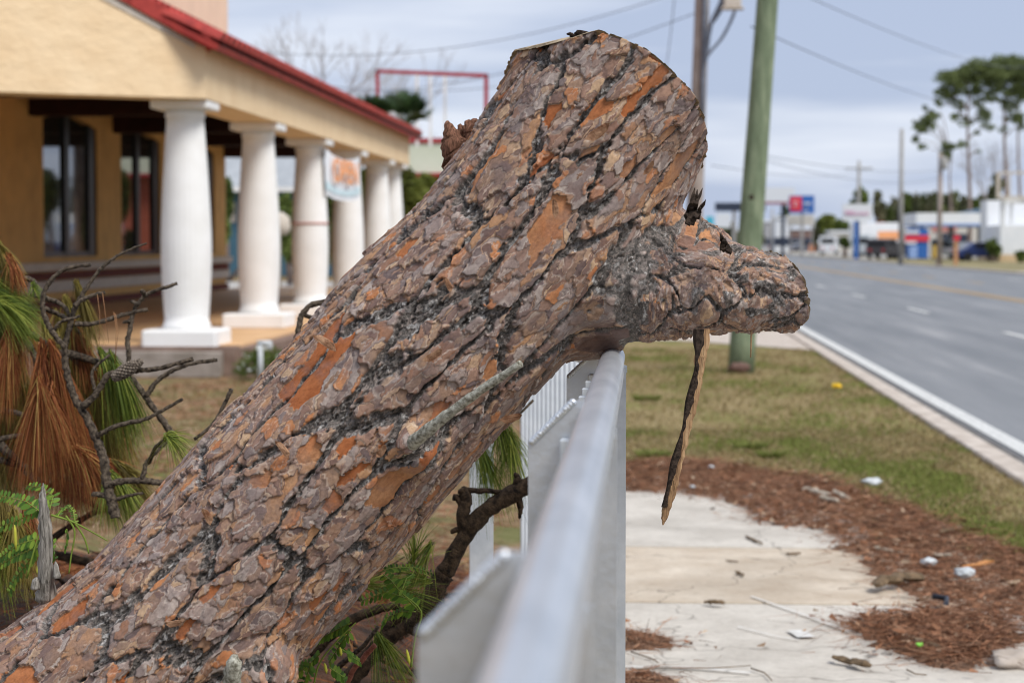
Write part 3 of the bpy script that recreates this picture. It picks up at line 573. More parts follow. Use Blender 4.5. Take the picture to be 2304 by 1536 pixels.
lump(2170, 1288, .042, m_plas, 'plastic_wrap', 'larger crumpled clear wrap in the litter', 'plastic scrap', .05); lump(1600, 1050, .02, m_plas, 'paper_scrap', 'tiny white scrap at the grass edge near the railing', 'paper scrap', .04)
lump(2290, 1487, .10, m_kerb, 'stone', 'pale flat stone at the lower right edge', 'stone', .02, (1, .8, .4)); lump(2069, 1449, .013, m_lime, 'litter_scrap', 'bright green plastic cap on the needle island', 'cap', .06); lump(1558, 1094, .016, m_plas, 'paper_scrap', 'tiny white scrap in the needles beside the slab end', 'paper scrap', .04)
mb = MB(); mb.tube([G(2098, 1340, .06), G(2130, 1345, .05), G(2128, 1362, .04), G(2118, 1374, .02), G(2100, 1370, .02)], .012, 8); tag(mb.build('hose_piece', m_blk), 'bent black plastic hose scrap in the litter', 'hose piece')
mb = MB(); c = G(1883, 869, .12)
for k in range(7): an = k * .9; mb.blob(c + Vector((math.cos(an) * .03, math.sin(an) * .03, .012 * (k % 2))), .018, 1, .2)
fl = mb.build('flower_head', m_yellow); mb = MB(); mb.tube([G(1883, 869, 0), c], .003, 5); st_ = empty('dandelion', G(1883, 869, 0), 'single yellow wildflower standing in the grass verge', 'flower')
attach(fl, st_); mb.build('stem', mat('stem_green', (.12, .2, .05)), st_)
# thin twiglets on the near slab
for i, q in enumerate((((1400, 1510), (1480, 1500), (1600, 1502), (1690, 1496)), ((1420, 1465), (1465, 1480), (1482, 1490)), ((1690, 1502), (1720, 1512), (1737, 1530)), ((2040, 1505), (2060, 1515), (2085, 1517)))):
    mb = MB(); mb.tube([G(x, y, .015) for x, y in q], [.003, .0025, .002, .0015][:len(q)], 5)
    tag(mb.build('twig', m_brn), ('thin wiry twig across the lowest slab', 'short wiry twig beside the railing foot', 'little hooked twig at the end of the long wiry one', 'tiny twig just below the needle island')[i], 'twig')
# ---------------- grass
m_blade = attr_mat('grass_blades', [(0, (.20, .145, .06)), (.35, (.31, .24, .115)), (.58, (.42, .34, .20)), (.62, (.16, .17, .045)), (.85, (.21, .235, .06)), (1, (.17, .21, .045))], .8, trans=.25)
def grass(poly, n, hl, name, label, gb=.0, z=0):
    p = scatter(poly, n); g = fbm(p[:, 0] * 2.2, p[:, 1] * .9, 91, 3) + gb
    keep = np.clip(g * 1.4 + .75, .25, 1) > rng.random(n); p, g = p[keep], g[keep]; n = len(p)
    V, F_, m = ribbons(np.c_[p, np.full(n, z - .002)], np.c_[rng.normal(size=(n, 2)) * .55, np.ones(n)], rng.uniform(hl * .5, hl, n), rng.uniform(.0022, .005, n) * (1 + p[:, 1] * .03), 2, .35)
    c = np.where(g + rng.normal(size=n) * .20 > .26, .62 + .38 * rng.random(n), .6 * rng.random(n))
    tag(npmesh(name, V, F_, m_blade, attrs=dict(rnd=np.repeat(c, m))), label, 'grass', kind='stuff')
vg = [tuple(G(x, y))[:2] for x, y in ((1400, 1050), (1500, 1038), (1600, 1042), (1750, 1072), (1860, 1084), (1960, 1124), (2060, 1154), (2150, 1194), (2304, 1256), (2450, 1306))]
grass(vg + [(2.38, 7), (2.38, 16), (-.3, 16)], 40000, .055, 'grass', 'short tan and green grass between the sidewalk and the kerb'); grass([(-.6, 16), (2.38, 16), (2.38, 28), (-1.2, 28)], 26000, .075, 'grass', 'short tan and green grass round the green pole')
grass([(-7, 13), (-1.0, 9), (-.8, 22), (-4.7, 22.4)], 20000, .06, 'grass', 'thin brown grass in front of the arcade', -.12)
for (x, y, r_) in ((1455, 900, .12), (1690, 1010, .10), (1470, 1030, .1), (1735, 1030, .08)):
    c = G(x, y); n = 260; a = rng.uniform(0, 6.28, n); rr = r_ * np.sqrt(rng.random(n)); V, F_, m = ribbons(np.c_[c.x + rr * np.cos(a), c.y + rr * np.sin(a), np.zeros(n)], np.c_[np.cos(a) * .6, np.sin(a) * .6, np.ones(n)], rng.uniform(.06, .13, n), rng.uniform(.003, .006, n), 2, .4)
    lab = {1455: 'green grass tuft nearest the railing post', 1690: 'small green tuft in mid verge', 1470: 'green tuft at the edge of the needles', 1735: 'faint green tuft beside the wood chunks'}[x]
    tag(npmesh('grass_tuft', V, F_, m_blade, attrs=dict(rnd=np.repeat(.65 + .35 * rng.random(n), m))), lab, 'grass tuft', 'green tufts in the verge')

# ================================================= THE ARCADE BUILDING
m_stucco, nt, b = base('beige_stucco', .9, 0, .15)
n1_ = noise_n(nt, 2.2, 5, .6); nt.links.new(ramp(nt, n1_, [(.3, (.77, .57, .35)), (.7, (.85, .66, .43))]), b.inputs['Base Color']); bump(nt, b, noise_n(nt, 5.5, 6, .6, stretch=(1, 1, 1.6)), .018)
m_tower = mat('cream_stucco', (.78, .58, .42), var=.05, scale=2); m_tan = mat('tan_wall', (.62, .37, .13), var=.12, scale=2, bmp=.01)
m_colw = mat('white_column_paint', (.79, .78, .755), scale=3, c2=(.86, .855, .84), rough=.7); m_tile = mat('red_roof_tile', (.24, .025, .022), scale=6, c2=(.46, .055, .04), rough=.6)
m_brown = mat('dark_brown_beam', (.035, .012, .008), var=.3, scale=4, rough=.7); m_floor = mat('porch_floor', (.60, .36, .17), scale=1.6, c2=(.74, .47, .25), rough=.6); m_redst = mat('dark_red_stripe', (.13, .03, .02), var=.2)
m_ledge = mat('pale_ledge', (.55, .49, .42), var=.1); m_frame = mat('dark_window_frame', (.012, .012, .014), rough=.4)
m_glass, nt, b = base('window_glass', .04, 0, .9); b.inputs['Base Color'].default_value = (.02, .025, .025, 1); b.inputs['Coat Weight'].default_value = .6
m_block = mat('grey_block', (.20, .17, .14), scale=4, c2=(.36, .31, .27), bmp=.01); m_edge = mat('brown_slab_edge', (.16, .10, .075), scale=5, c2=(.27, .19, .15))
bl = empty('arcade_building', (-7, 32, 0), 'beige stucco arcade with white columns and red tiled roof', 'building')
zs, zt, X1 = 3.12, 3.70, -4.95; Y1, Y2 = 22.3, 41.8
dA = (P(-40, 202, 21.2) - P(450, 221, Y1)); dA = Vector((-.866, -.5, 0))
cA = Vector((X1, Y1, zs))
mb = MB(); mb.prism([(X1, Y1, zs), (X1, Y2, zs), (X1, Y2, zt), (X1, Y1, zt)], (-.62, 0, 0)); mb.build('fascia', m_stucco, bl)
mb = MB(); L_ = 5.2; sl = .50; nA = Vector((-dA.y, dA.x, 0)); nA = nA if nA.y > 0 else -nA
mb.prism([cA + Vector((-.002, -.002, -.001)), cA + dA * L_ + Vector((0, 0, 0)), cA + dA * L_ + Vector((0, 0, zt - zs + L_ * sl)), cA + Vector((-.002, -.002, zt - zs + .001))], nA * .5); mb.build('gable_wall', m_stucco, bl)
# raking red tiles on the gable and the pale flashing under them
mb = MB(); k = 0
while k < 11:
    a = cA + dA * (k * .46 - .06) + Vector((0, 0, zt - zs + (k * .46 - .06) * sl - .0)); c = a + dA * .5 + Vector((0, 0, .5 * sl)); o_ = -nA * .05
    mb.prism([a + o_ - Vector((0, 0, .02 - .03 * 0)), c + o_ - Vector((0, 0, .02)), c + o_ + Vector((0, 0, .15)), a + o_ + Vector((0, 0, .19))], nA * .34); k += 1
mb.build('rake_tiles', m_tile, bl)
mb = MB(); a = cA + dA * .12 + Vector((0, 0, zt - zs - .03)); mb.prism([a - nA * .015, a + dA * 1.7 + Vector((0, 0, 1.7 * sl - .05)) - nA * .015, a + dA * 1.75 + Vector((0, 0, 1.75 * sl + .05)) - nA * .015, a + Vector((0, 0, .05)) - nA * .015], nA * .03); mb.build('flashing', m_ledge, bl)
# barrel tiled roof plane
mb = MB(); e0 = Vector((X1 + .22, 0, zt + .02)); up = Vector((-.894, 0, .447)); nseg = 12; W_ = .29; y = Y1 - .2; rows = []
while y < Y2 + .1:
    for j in range(7):
        a = e0 + up * (j * .86); a.y = y; v = []; f = []
        for s_ in range(2):
            for q in range(6):
                an = math.pi * q / 5; rr = .125 if s_ == 0 else .105; v.append(a + up * (s_ * .9) + Vector((0, -math.cos(an) * rr, 0)) + Vector((.447, 0, .894)) * (math.sin(an) * rr * .8 + (.03 if s_ == 0 else -.005)))
        f = [(q, q + 1, 6 + q + 1, 6 + q) for q in range(5)] + [(5, 4, 3, 2, 1, 0)]
        mb.add(v, f)
    y += W_
pl = [e0 + Vector((0, Y1 - .3, -.03)), e0 + Vector((0, Y2 + .15, -.03)), e0 + Vector((0, Y2 + .15, -.03)) + up * 5.9, e0 + Vector((0, Y1 - .3, -.03)) + up * 5.9]
mb.prism(pl, Vector((-.447, 0, -.894)) * .07); mb.build('tiled_roof', m_tile, bl)
mb = MB(); mb.box(-12, 24.5, 3.9, -6.9, 32.8, 9.5); mb.build('tower', m_tower, bl)
mb = MB(); mb.box(X1 - .02, Y1 + .1, zt + .001, X1 + .16, Y2, zt + .05); mb.build('eave_board', m_brown, bl)
# window wall with its striped base
XW = -10.5; yw0, yw1 = 27.0, 49.5; wins = [(28.5, 31.6), (34.3, 37.75), (39.5, 42.75), (44.9, 48.2)]; z0w, z1w = 1.235, 3.66
mb = MB(); yy = yw0
for a, c in wins:
    mb.box(XW - .3, yy, 0, XW, a, 4.6); mb.box(XW - .3, a, 0, XW, c, z0w)
    n_ = 8; q = [(a, 4.6)] + [(a + (c - a) * i / n_, z1w + .16 * math.sin(math.pi * i / n_)) for i in range(n_ + 1)] + [(c, 4.6)]
    mb.prism([(XW, p, z) for p, z in reversed(q)], (-.3, 0, 0)); yy = c
mb.box(XW - .3, yy, 0, XW, yw1, 4.6); mb.box(-18, yw1 - .3, 0, XW - .3, yw1, 4.6); mb.build('window_wall', m_tan, bl)
for (z0_, z1_, dx, m) in ((1.0, 1.14, .16, m_ledge), (.83, .97, .05, m_redst), (.62, .81, .08, m_ledge), (.34, .47, .06, m_redst)):
    mb = MB(); mb.box(XW, yw0, z0_, XW + dx, yw1 + .06, z1_); mb.build('wall_band', m, bl)
for a, c in wins:
    mb = MB(); zt_ = z1w + .2
    for (p, q_) in ((a, a + .12), (a + (c - a) * .42, a + (c - a) * .42 + .28), (c - .42, c)): mb.box(XW - .14, p, z0w, XW - .04, q_, zt_)
    mb.box(XW - .13, a, z0w, XW - .05, c, z0w + .09); wf = mb.build('window', m_frame, bl)
    mb = MB(); mb.box(XW - .10, a, z0w, XW - .09, c, zt_); mb.build('pane', m_glass, wf)
mb = MB(); mb.box(XW, 22.6, 4.12, X1 - .62, Y2 + 8, 4.2); mb.build('porch_ceiling', m_brown, bl)
for i, (yb, zb) in enumerate(((24.0, 3.3), (28.5, 3.66), (33.5, 3.66), (38.9, 3.66), (44.2, 3.66), (49.3, 3.62))):
    if yb > Y2: x1_ = -7.5
    else: x1_ = X1 - .62
    mb = MB(); mb.box(XW, yb, zb, x1_, yb + .4, 4.12); mb.build('ceiling_beam', m_brown, bl)
mb = MB(); mb.box(XW, 22.5, 0, -4.62, 52, .33); mb.build('porch_floor', m_floor, bl)
mb = MB(); mb.box(-4.62, 22.3, -.02, -4.40, 44, .30); mb.box(XW, 22.22, -.02, -4.62, 22.5, .318); mb.build('slab_edge', m_edge, bl)
mb = MB(); mb.box(-6.6, 22.05, -.02, -4.75, 22.22, .27, .01); mb.build('block_step', m_block, bl)
cols = [22.75, 27.1, 31.3, 35.3, 39.2, 41.3]
m_red = mat('faded_red_band', (.55, .30, .26), var=.1)
def column(yc, i):
    zf = .33 if i else .30; c = (-5.29, yc, zf); H_ = zs - zf; r0, rm, r1 = .256, .292, .213
    prof = [(.20, .262), (.205, .276), (.25, .276), (.262, .262), (.30, .258), (.31, .250)]
    for k in range(0, 19):
        u = k / 18; z = .36 + (H_ - .36 - .20) * u
        r = r0 + (rm - r0) * math.sin(min(u / .36, 1) * math.pi / 2) if u < .36 else r1 + (rm - r1) * (1 - ((u - .36) / .64) ** 1.35)
        prof.append((z, r))
    prof += [(H_ - .19, r1 + .012), (H_ - .165, r1 + .02), (H_ - .14, r1 + .005), (H_ - .10, r1 + .03)]
    mb = MB(); mb.lathe(c, prof, 112, True, .011, 28); cl = mb.build('column', m_colw, bl)
    mb = MB(); mb.box(c[0] - .43, yc - .43, zf - (.02 if not i else 0), c[0] + .43, yc + .43, zf + .20, .02); mb.build('plinth', m_colw, cl)
    mb = MB(); mb.box(c[0] - .33, yc - .33, zs - .10, c[0] + .33, yc + .33, zs - .002, .012); mb.build('capital', m_colw, cl)
    if i == 2: mb = MB(); mb.lathe((c[0], c[1], zf + 1.45), [(0, .293), (.035, .293)], 40); mb.build('red_band', m_red, cl)
for i, yc in enumerate(cols): column(yc, i)
# OPEN banner strung between two columns
ba = empty('open_banner', (-5.2, 33.6, 2.2), 'white banner with orange letters reading OPEN, between the columns', 'banner')
def textmesh(s, size, m, parent, M_, name='lettering', ext=.004, bold=0.02, sx=1.0):
    cu = bpy.data.curves.new('t', 'FONT'); cu.body = s; cu.size = size; cu.extrude = ext; cu.offset = bold; cu.align_x = 'CENTER'; cu.align_y = 'CENTER'
    o = bpy.data.objects.new('t', cu); sc.collection.objects.link(o); dg = bpy.context.evaluated_depsgraph_get(); dg.update()
    me = bpy.data.meshes.new_from_object(o.evaluated_get(dg)); bpy.data.objects.remove(o); me.name = name
    me.transform(M_ @ Matrix.Diagonal((sx, 1, 1, 1))); me.materials.clear(); me.materials.append(m)
    t = bpy.data.objects.new(name, me); sc.collection.objects.link(t)
    if parent is not None: attach(t, parent)
    return t
m_ban = mat('banner_cloth', (.82, .84, .87), var=.04, scale=3); m_orl = mat('orange_letters', (.85, .38, .17), var=.12); m_blu = mat('pale_blue_band', (.60, .75, .80), var=.1)
A_, B_ = Vector((-5.02, 31.15, 0)), Vector((-4.96, 34.5, 0)); uu = (B_ - A_).normalized(); nn = Vector((uu.y, -uu.x, 0))
def banner_strip(z0f, z1f, off, m, name):
    mb = MB(); n_ = 20; v = []; f = []
    for i in range(n_ + 1):
        q = i / n_; sag = .11 * 4 * q * (1 - q); p = A_.lerp(B_, q) + nn * (off + .012 * math.sin(q * 19))
        v += [p + Vector((0, 0, z0f - sag * .6)), p + Vector((0, 0, z1f - sag))]
    for i in range(n_): f.append((2 * i, 2 * i + 2, 2 * i + 3, 2 * i + 1))
    mb.add(v, f, True); return mb.build(name, m, ba)
banner_strip(2.25, 2.98, 0, m_ban, 'cloth'); banner_strip(2.33, 2.47, .012, m_blu, 'blue_band')
M_ = Matrix.Translation((A_ + B_) / 2 + nn * .055 + Vector((.0, 0, 2.64))) @ Matrix(((uu.x, 0, nn.x, 0), (uu.y, 0, nn.y, 0), (0, 1, 0, 0), (0, 0, 0, 1)))
textmesh('OPEN', .52, m_orl, ba, M_, ext=.004, bold=.012, sx=1.85)
# small white pipe by the corner
mb = MB(); c = P(586, 836, 20.9); c.z = 0; tp = P(586, 772, 20.9); mb.tube([c, tp], .028, 12); mb.tube([tp + Vector((-.03, 0, 0)), tp + Vector((.12, 0, 0))], .03, 12); mb.tube([tp + Vector((.10, 0, -.0)), tp + Vector((.10, 0, -.07))], .028, 12)
tag(mb.build('vent_pipe', m_plas), 'short white plastic pipe with a bent top in the yard', 'pipe')
# ================================================= VEGETATION BEHIND THE TRUNK
m_grn = attr_mat('pine_needles_green', [(0, (.05, .085, .012)), (.5, (.15, .20, .025)), (1, (.34, .36, .06))], .55, trans=.2)
m_rust = attr_mat('pine_needles_rust', [(0, (.08, .022, .008)), (.45, (.24, .07, .022)), (.8, (.40, .15, .05)), (1, (.42, .27, .08))], .7, trans=.15)
m_olive = attr_mat('pine_needles_olive', [(0, (.06, .045, .010)), (.5, (.20, .15, .03)), (1, (.36, .30, .07))], .65, trans=.2)
def needles(base_, d, n, ln, spread, droop, m, parent, name='needles', w=.0011, core=None):
    # a brush of long needles that leave a twig and hang
    b0 = npv(base_); d = npv(d); d = d / np.linalg.norm(d); back = rng.random(n)
    P0 = b0[None, :] - d[None, :] * (back * (core or ln * .45))[:, None] + rng.normal(size=(n, 3)) * .004
    D = d[None, :] + rng.normal(size=(n, 3)) * spread * rng.uniform(1.5, 2.1) + np.array([0, 0, -.15]) * rng.random((n, 1))
    V, F_, mm = ribbons(P0, D, rng.uniform(ln * .7, ln * 1.05, n), rng.uniform(w * .7, w * 1.2, n), 4, np.full(n, droop) * rng.uniform(.6, 1.3, n))
    return npmesh(name, V, F_, m, parent, dict(rnd=np.repeat(np.clip(rng.normal(rng.uniform(.3, .62), .30, n), 0, 1), mm)), True)
YB = 5.1
m_twg = mini_bark('dead_twig_bark', 110, ((36, 30, 26), (128, 114, 98)), (1, 1, 1), .004)
def Z5(a, b_): return (.391 * a, 530 + .391 * b_)
def twigset(lines, Yd, name, label, cat, mt=None, rootpx=None):
    root = empty(name, P(*rootpx, Yd), label, cat); mb = MB(); kn = MB()
    for ln in lines:
        pts = ln[:-1]; r0, r1 = ln[-1]; n_ = len(pts); rr = [r0 + (r1 - r0) * i / (n_ - 1) for i in range(n_)]; rr = [r_ / FP * Yd for r_ in rr]
        dz_ = random.uniform(-.05, .05)
        pp = [P(*Z5(*p), Yd + dz_ * i / n_) for i, p in enumerate(pts)]
        rtube(mb, pp, rr, 8, 7, .0009, .16)
        for q in range(len(pts) * 7):         # rough scale stubs of the shed needles
            i = random.randrange(n_ - 1); u = random.random(); c = pp[i].lerp(pp[i + 1], u); r_ = rr[i]
            dv = Vector((random.uniform(-1, 1), random.uniform(-1, 1), random.uniform(-1, 1))).normalized(); mb.tube([c + dv * r_ * .5, c + dv * (r_ + .0035)], [.0016, .0004], 4)
    mb.build('twigs', mt or m_twg, root); return root
tw = twigset([
 [(665, 1620), (640, 1520), (612, 1400), (598, 1290), (560, 1180), (500, 1050), (430, 930), (388, 800), (372, 650), (400, 530), (425, 430), (480, 330), (560, 215), (640, 140), (720, 92), (845, 45), (13, 2)],
 [(372, 640), (300, 550), (252, 450), (250, 340), (300, 250), (380, 190), (520, 168), (7, 4)],
 [(312, 545), (350, 495), (460, 465), (4, 3)], [(425, 405), (500, 355), (604, 325), (6, 4)],
 [(430, 510), (560, 502), (700, 458), (850, 425), (6, 4)],
 [(480, 985), (560, 900), (620, 805), (700, 785), (800, 775), (920, 762), (1112, 708), (8, 5)],
 [(560, 1150), (680, 1090), (820, 1060), (930, 1010), (1050, 940), (6, 3.5)],
 [(545, 885), (530, 790), (570, 735), (632, 685), (4, 3)],
 [(612, 1440), (700, 1412), (820, 1408), (905, 1420), (980, 1420), (8, 7)], [(822, 1400), (842, 1310), (900, 1240), (965, 1185), (6, 4)],
 [(640, 1500), (580, 1490), (530, 1485), (7, 5)], [(640, 1530), (720, 1500), (820, 1480), (5, 3)]], YB, 'dead_branch', 'bare lichen-spotted dead pine branch with a cone, left of the trunk', 'branch', rootpx=(254, 1150))
mb = MB(); a, c = P(256, 850, YB - .02), P(318, 812, YB - .02)
ax = (c - a); L_ = ax.length; ax.normalize(); s1_ = ax.cross(Vector((0, 1, 0))).normalized(); s2_ = ax.cross(s1_)
for k in range(15):
    u = k / 14; r_ = .0135 * math.sin(math.pi * (u * .8 + .14)) + .002
    for q in range(9):
        an = q / 9 * 6.283 + k * .35; dv = s1_ * math.cos(an) + s2_ * math.sin(an); mb.blob(a + ax * (u * L_) + dv * r_, .0042, 1, .3, 2, (1, 1, 1))
mb.tube([a, a + ax * L_], .008, 8); tag(mb.build('pine_cone', mini_bark('cone_scales', 150, ((80, 70, 62), (170, 156, 140))), tw), 'closed grey pine cone')
mb = MB()
for (x, y) in ((655, 440), (665, 450), (560, 340), (590, 330)): 
    p0 = P(*Z5(x, y), YB - .03); mb.tube([p0, p0 + Vector((.006, 0, -.05)), p0 + Vector((random.uniform(-.01, .02), 0, -.13))], [.0008, .0008, .0005], 4)
mb.build('loose_needles', m_leaf, tw)
twigset([[(1010, 1165), (960, 1100), (900, 1015), (830, 915), (775, 840), (742, 770), (742, 690), (735, 600), (752, 520), (765, 450), (800, 385), (860, 330), (1020, 275), (8, 4)],
 [(840, 925), (900, 840), (985, 780), (1100, 737), (1250, 715), (6, 4)], [(795, 400), (770, 382), (755, 380), (5, 3)], [(835, 345), (825, 325), (815, 322), (5, 4)], [(745, 490), (730, 495), (712, 500), (4, 3)]],
 YB + .35, 'dead_branch', 'thin forked dead branch standing just in front of the nearest column', 'branch', rootpx=(395, 990))
twigset([[(1330, 885), (1300, 950), (1250, 1050), (1200, 1110), (1120, 1170), (5, 4)]], YB - .2, 'dead_branch', 'short dead twig poking up against the upper edge of the trunk', 'branch', rootpx=(440, 990))
twigset([[(1900, 380), (1800, 395), (1740, 450), (1722, 520), (1700, 620), (7, 6)], [(1740, 450), (1790, 470), (1830, 460), (5, 4)]], YB + .3, 'dead_branch', 'curved dead twig hooked over the trunk below the third column', 'branch', rootpx=(668, 760))
# big drooping pine bough, part green and part rusty
bg_ = empty('pine_bough', P(60, 1100, 5.6), 'drooping cut pine bough with green and rust-brown needles at the left edge', 'pine bough')
mb = MB()
for pts, r_ in (([(0, 100), (50, 140), (100, 210), (150, 290)], 8), ([(-60, 440), (20, 460), (90, 540), (160, 620), (210, 730), (235, 950)], 11), ([(60, 500), (150, 550), (250, 610), (300, 670), (340, 760)], 9), ([(130, 245), (190, 260), (210, 300)], 7), ([(190, 340), (280, 365), (360, 400), (400, 460)], 7), ([(260, 420), (340, 455), (400, 490), (480, 600)], 6), ([(330, 675), (440, 690), (540, 720), (640, 760), (700, 800)], 10), ([(410, 700), (480, 760), (570, 830)], 6), ([(-80, 1120), (40, 1240), (140, 1340), (230, 1420)], 12), ([(-80, 1000), (60, 1010), (160, 1040)], 8), ([(0, 1290), (150, 1330), (330, 1370), (480, 1440)], 8), ([(-40, 1180), (100, 1150), (130, 1150)], 7), ([(240, 950), (300, 1050), (330, 1180)], 6)):
    pp = [P(*Z5(*p), 5.55 + random.uniform(-.06, .06)) for p in pts]; rtube(mb, pp, [r_ * (1 - .5 * i / len(pp)) / FP * 5.5 for i in range(len(pp))], 7, 5, .001, .12)
mb.build('twigs', m_twg, bg_)
# (x, y, dirx, dirz, n, length px, spread, droop, material, depth)
tufts = [(20, 105, .5, -1, 380, 190, .14, .5, m_olive, 5.5), (75, 165, .45, -1, 330, 160, .14, .4, m_rust, 5.45), (-20, 330, 1, -.25, 700, 330, .12, .45, m_grn, 5.45), (-60, 250, 1, -.35, 600, 330, .12, .5, m_grn, 5.5), (20, 400, 1, -.3, 420, 280, .13, .5, m_grn, 5.4), (200, 300, .3, -.6, 90, 80, .2, .3, m_grn, 5.4),
 (45, 640, -.1, -1, 700, 330, .10, .5, m_rust, 5.4), (0, 600, -.1, -1, 500, 330, .13, .5, m_olive, 5.6), (85, 520, .1, -1, 320, 280, .12, .5, m_rust, 5.5), (110, 780, .0, -1, 400, 330, .12, .5, m_olive, 5.7), (30, 800, .0, -1, 400, 330, .12, .5, m_grn, 5.8),
 (255, 740, .12, -1, 620, 330, .10, .5, m_rust, 5.35), (225, 960, -.05, -1, 950, 400, .14, .5, m_rust, 5.25), (330, 760, .2, -1, 620, 380, .12, .5, m_rust, 5.35), (370, 900, .15, -1, 750, 420, .13, .5, m_rust, 5.4), (300, 1000, .05, -1, 500, 360, .14, .5, m_rust, 5.3), (440, 1050, .1, -1, 500, 380, .12, .5, m_rust, 5.45),
 (470, 360, .35, -1, 330, 260, .09, .4, m_olive, 5.5), (420, 480, .3, -1, 420, 330, .11, .4, m_olive, 5.6), (450, 570, .45, -1, 450, 300, .10, .4, m_rust, 5.55), (400, 540, .1, -1, 380, 400, .11, .4, m_olive, 5.7), (520, 720, .2, -1, 420, 380, .11, .4, m_olive, 5.7),
 (640, 800, .45, -1, 500, 400, .10, .4, m_grn, 5.5), (700, 800, .5, -1, 380, 360, .09, .4, m_grn, 5.45), (560, 860, .25, -1, 460, 420, .11, .4, m_olive, 5.6), (590, 1000, .3, -1, 420, 360, .12, .4, m_olive, 5.6), (640, 930, .2, -1, 340, 380, .11, .4, m_rust, 5.65), (480, 930, .1, -1, 380, 420, .11, .4, m_olive, 5.75),
 (520, 1300, .7, -.8, 420, 300, .14, .4, m_rust, 5.3), (640, 1330, .8, -.6, 420, 300, .14, .4, m_rust, 5.35), (700, 1430, .6, -.7, 300, 240, .14, .4, m_grn, 5.2), (620, 1460, .3, -1, 260, 220, .14, .4, m_grn, 5.2), (740, 1350, .9, -.6, 300, 260, .12, .4, m_olive, 5.3),
 (60, 1200, .2, -1, 300, 300, .18, .4, m_grn, 5.9), (150, 1000, .0, -1, 360, 300, .15, .4, m_grn, 5.9), (0, 1000, .0, -1, 360, 300, .15, .4, m_olive, 5.9), (20, 1640, .1, -1, 420, 360, .16, .4, m_olive, 4.9), (100, 1700, .2, -1, 420, 340, .16, .4, m_olive, 4.85), (160, 1620, .1, -1, 300, 300, .16, .4, m_rust, 4.9), (-30, 1760, .2, -1, 380, 340, .18, .4, m_grn, 4.85),
 (60, 900, .0, -1, 500, 420, .14, .4, m_rust, 5.8), (200, 1150, .0, -1, 420, 360, .16, .4, m_rust, 5.7), (420, 1250, .2, -1, 420, 360, .16, .4, m_rust, 5.6), (560, 1150, .3, -1, 420, 360, .14, .4, m_rust, 5.7)]
random.seed(77)
for _ in range(46):
    x_ = random.uniform(-60, 700); y_ = random.uniform(520 if x_ < 420 else 760, 1330); tufts.append((x_, y_, random.uniform(-.3, .6), -1, 170, random.uniform(240, 360), .17, .45, random.choice((m_olive, m_rust, m_grn, m_olive)), random.uniform(5.75, 6.1)))
for (x, y, dx, dz_, n, ln, sp, dr, m, Yd) in tufts:
    needles(P(*Z5(x, y), Yd), (dx, random.uniform(-.15, .15), dz_), int(n * .8), ln * .391 / FP * Yd, sp, dr, m, bg_, 'needle_tuft')
# fresh green sprig leaning on the trunk
sg = empty('pine_sprig', P(380, 990, 4.75), 'small fresh green pine sprig beside the upper edge of the trunk', 'pine sprig'); mb = MB()
mb.tube([P(335, 1040, 4.85), P(350, 1005, 4.8), P(375, 985, 4.75)], [.006, .005, .004], 7); mb.build('twig', m_twg, sg)
needles(P(378, 982, 4.75), (1, -.2, .05), 60, .085, .25, .6, m_grn, sg, 'needle_tuft', core=.01); needles(P(378, 985, 4.75), (1, -.1, -.7), 90, .085, .28, .4, m_grn, sg, 'needle_tuft', core=.01)
sg2 = empty('pine_sprig', P(1100, 1010, 5.2), 'soft green pine sprig hanging between the trunk and the bent railing', 'pine sprig'); mb = MB(); mb.tube([P(1200, 900, 5.15), P(1150, 950, 5.15), P(1085, 990, 5.15)], [.004, .004, .004], 6); mb.build('twig', m_twg, sg2)
for (x, y, dx, dz_) in ((1110, 930, .5, -1), (1130, 960, .2, -1), (1070, 980, .4, -1), (1150, 990, .1, -1), (1090, 1030, .3, -1)): needles(P(x, y, 5.15), (dx, .1, dz_), 110, .15, .16, .4, m_grn, sg2, 'needle_tuft', core=.03)
sg3 = empty('pine_sprig', P(880, 1430, 4.9), 'dark green pine needles low down beside the railing post', 'pine sprig'); mb = MB(); mb.tube([P(760, 1500, 4.9), P(820, 1450, 4.85), P(850, 1410, 4.8)], [.008, .006, .005], 7); mb.build('twig', m_twg, sg3)
for (x, y, dx, dz_) in ((850, 1440, .3, -1), (880, 1330, 1, .15), (820, 1310, 1, .3), (870, 1450, .7, -.8), (960, 1240, -.5, -.9), (950, 1300, -1, .2), (930, 1250, .1, 1)): needles(P(x, y, 4.85), (dx, -.1, dz_), 60, .16, .14, .25, m_grn, sg3, 'needle_tuft', core=.03)
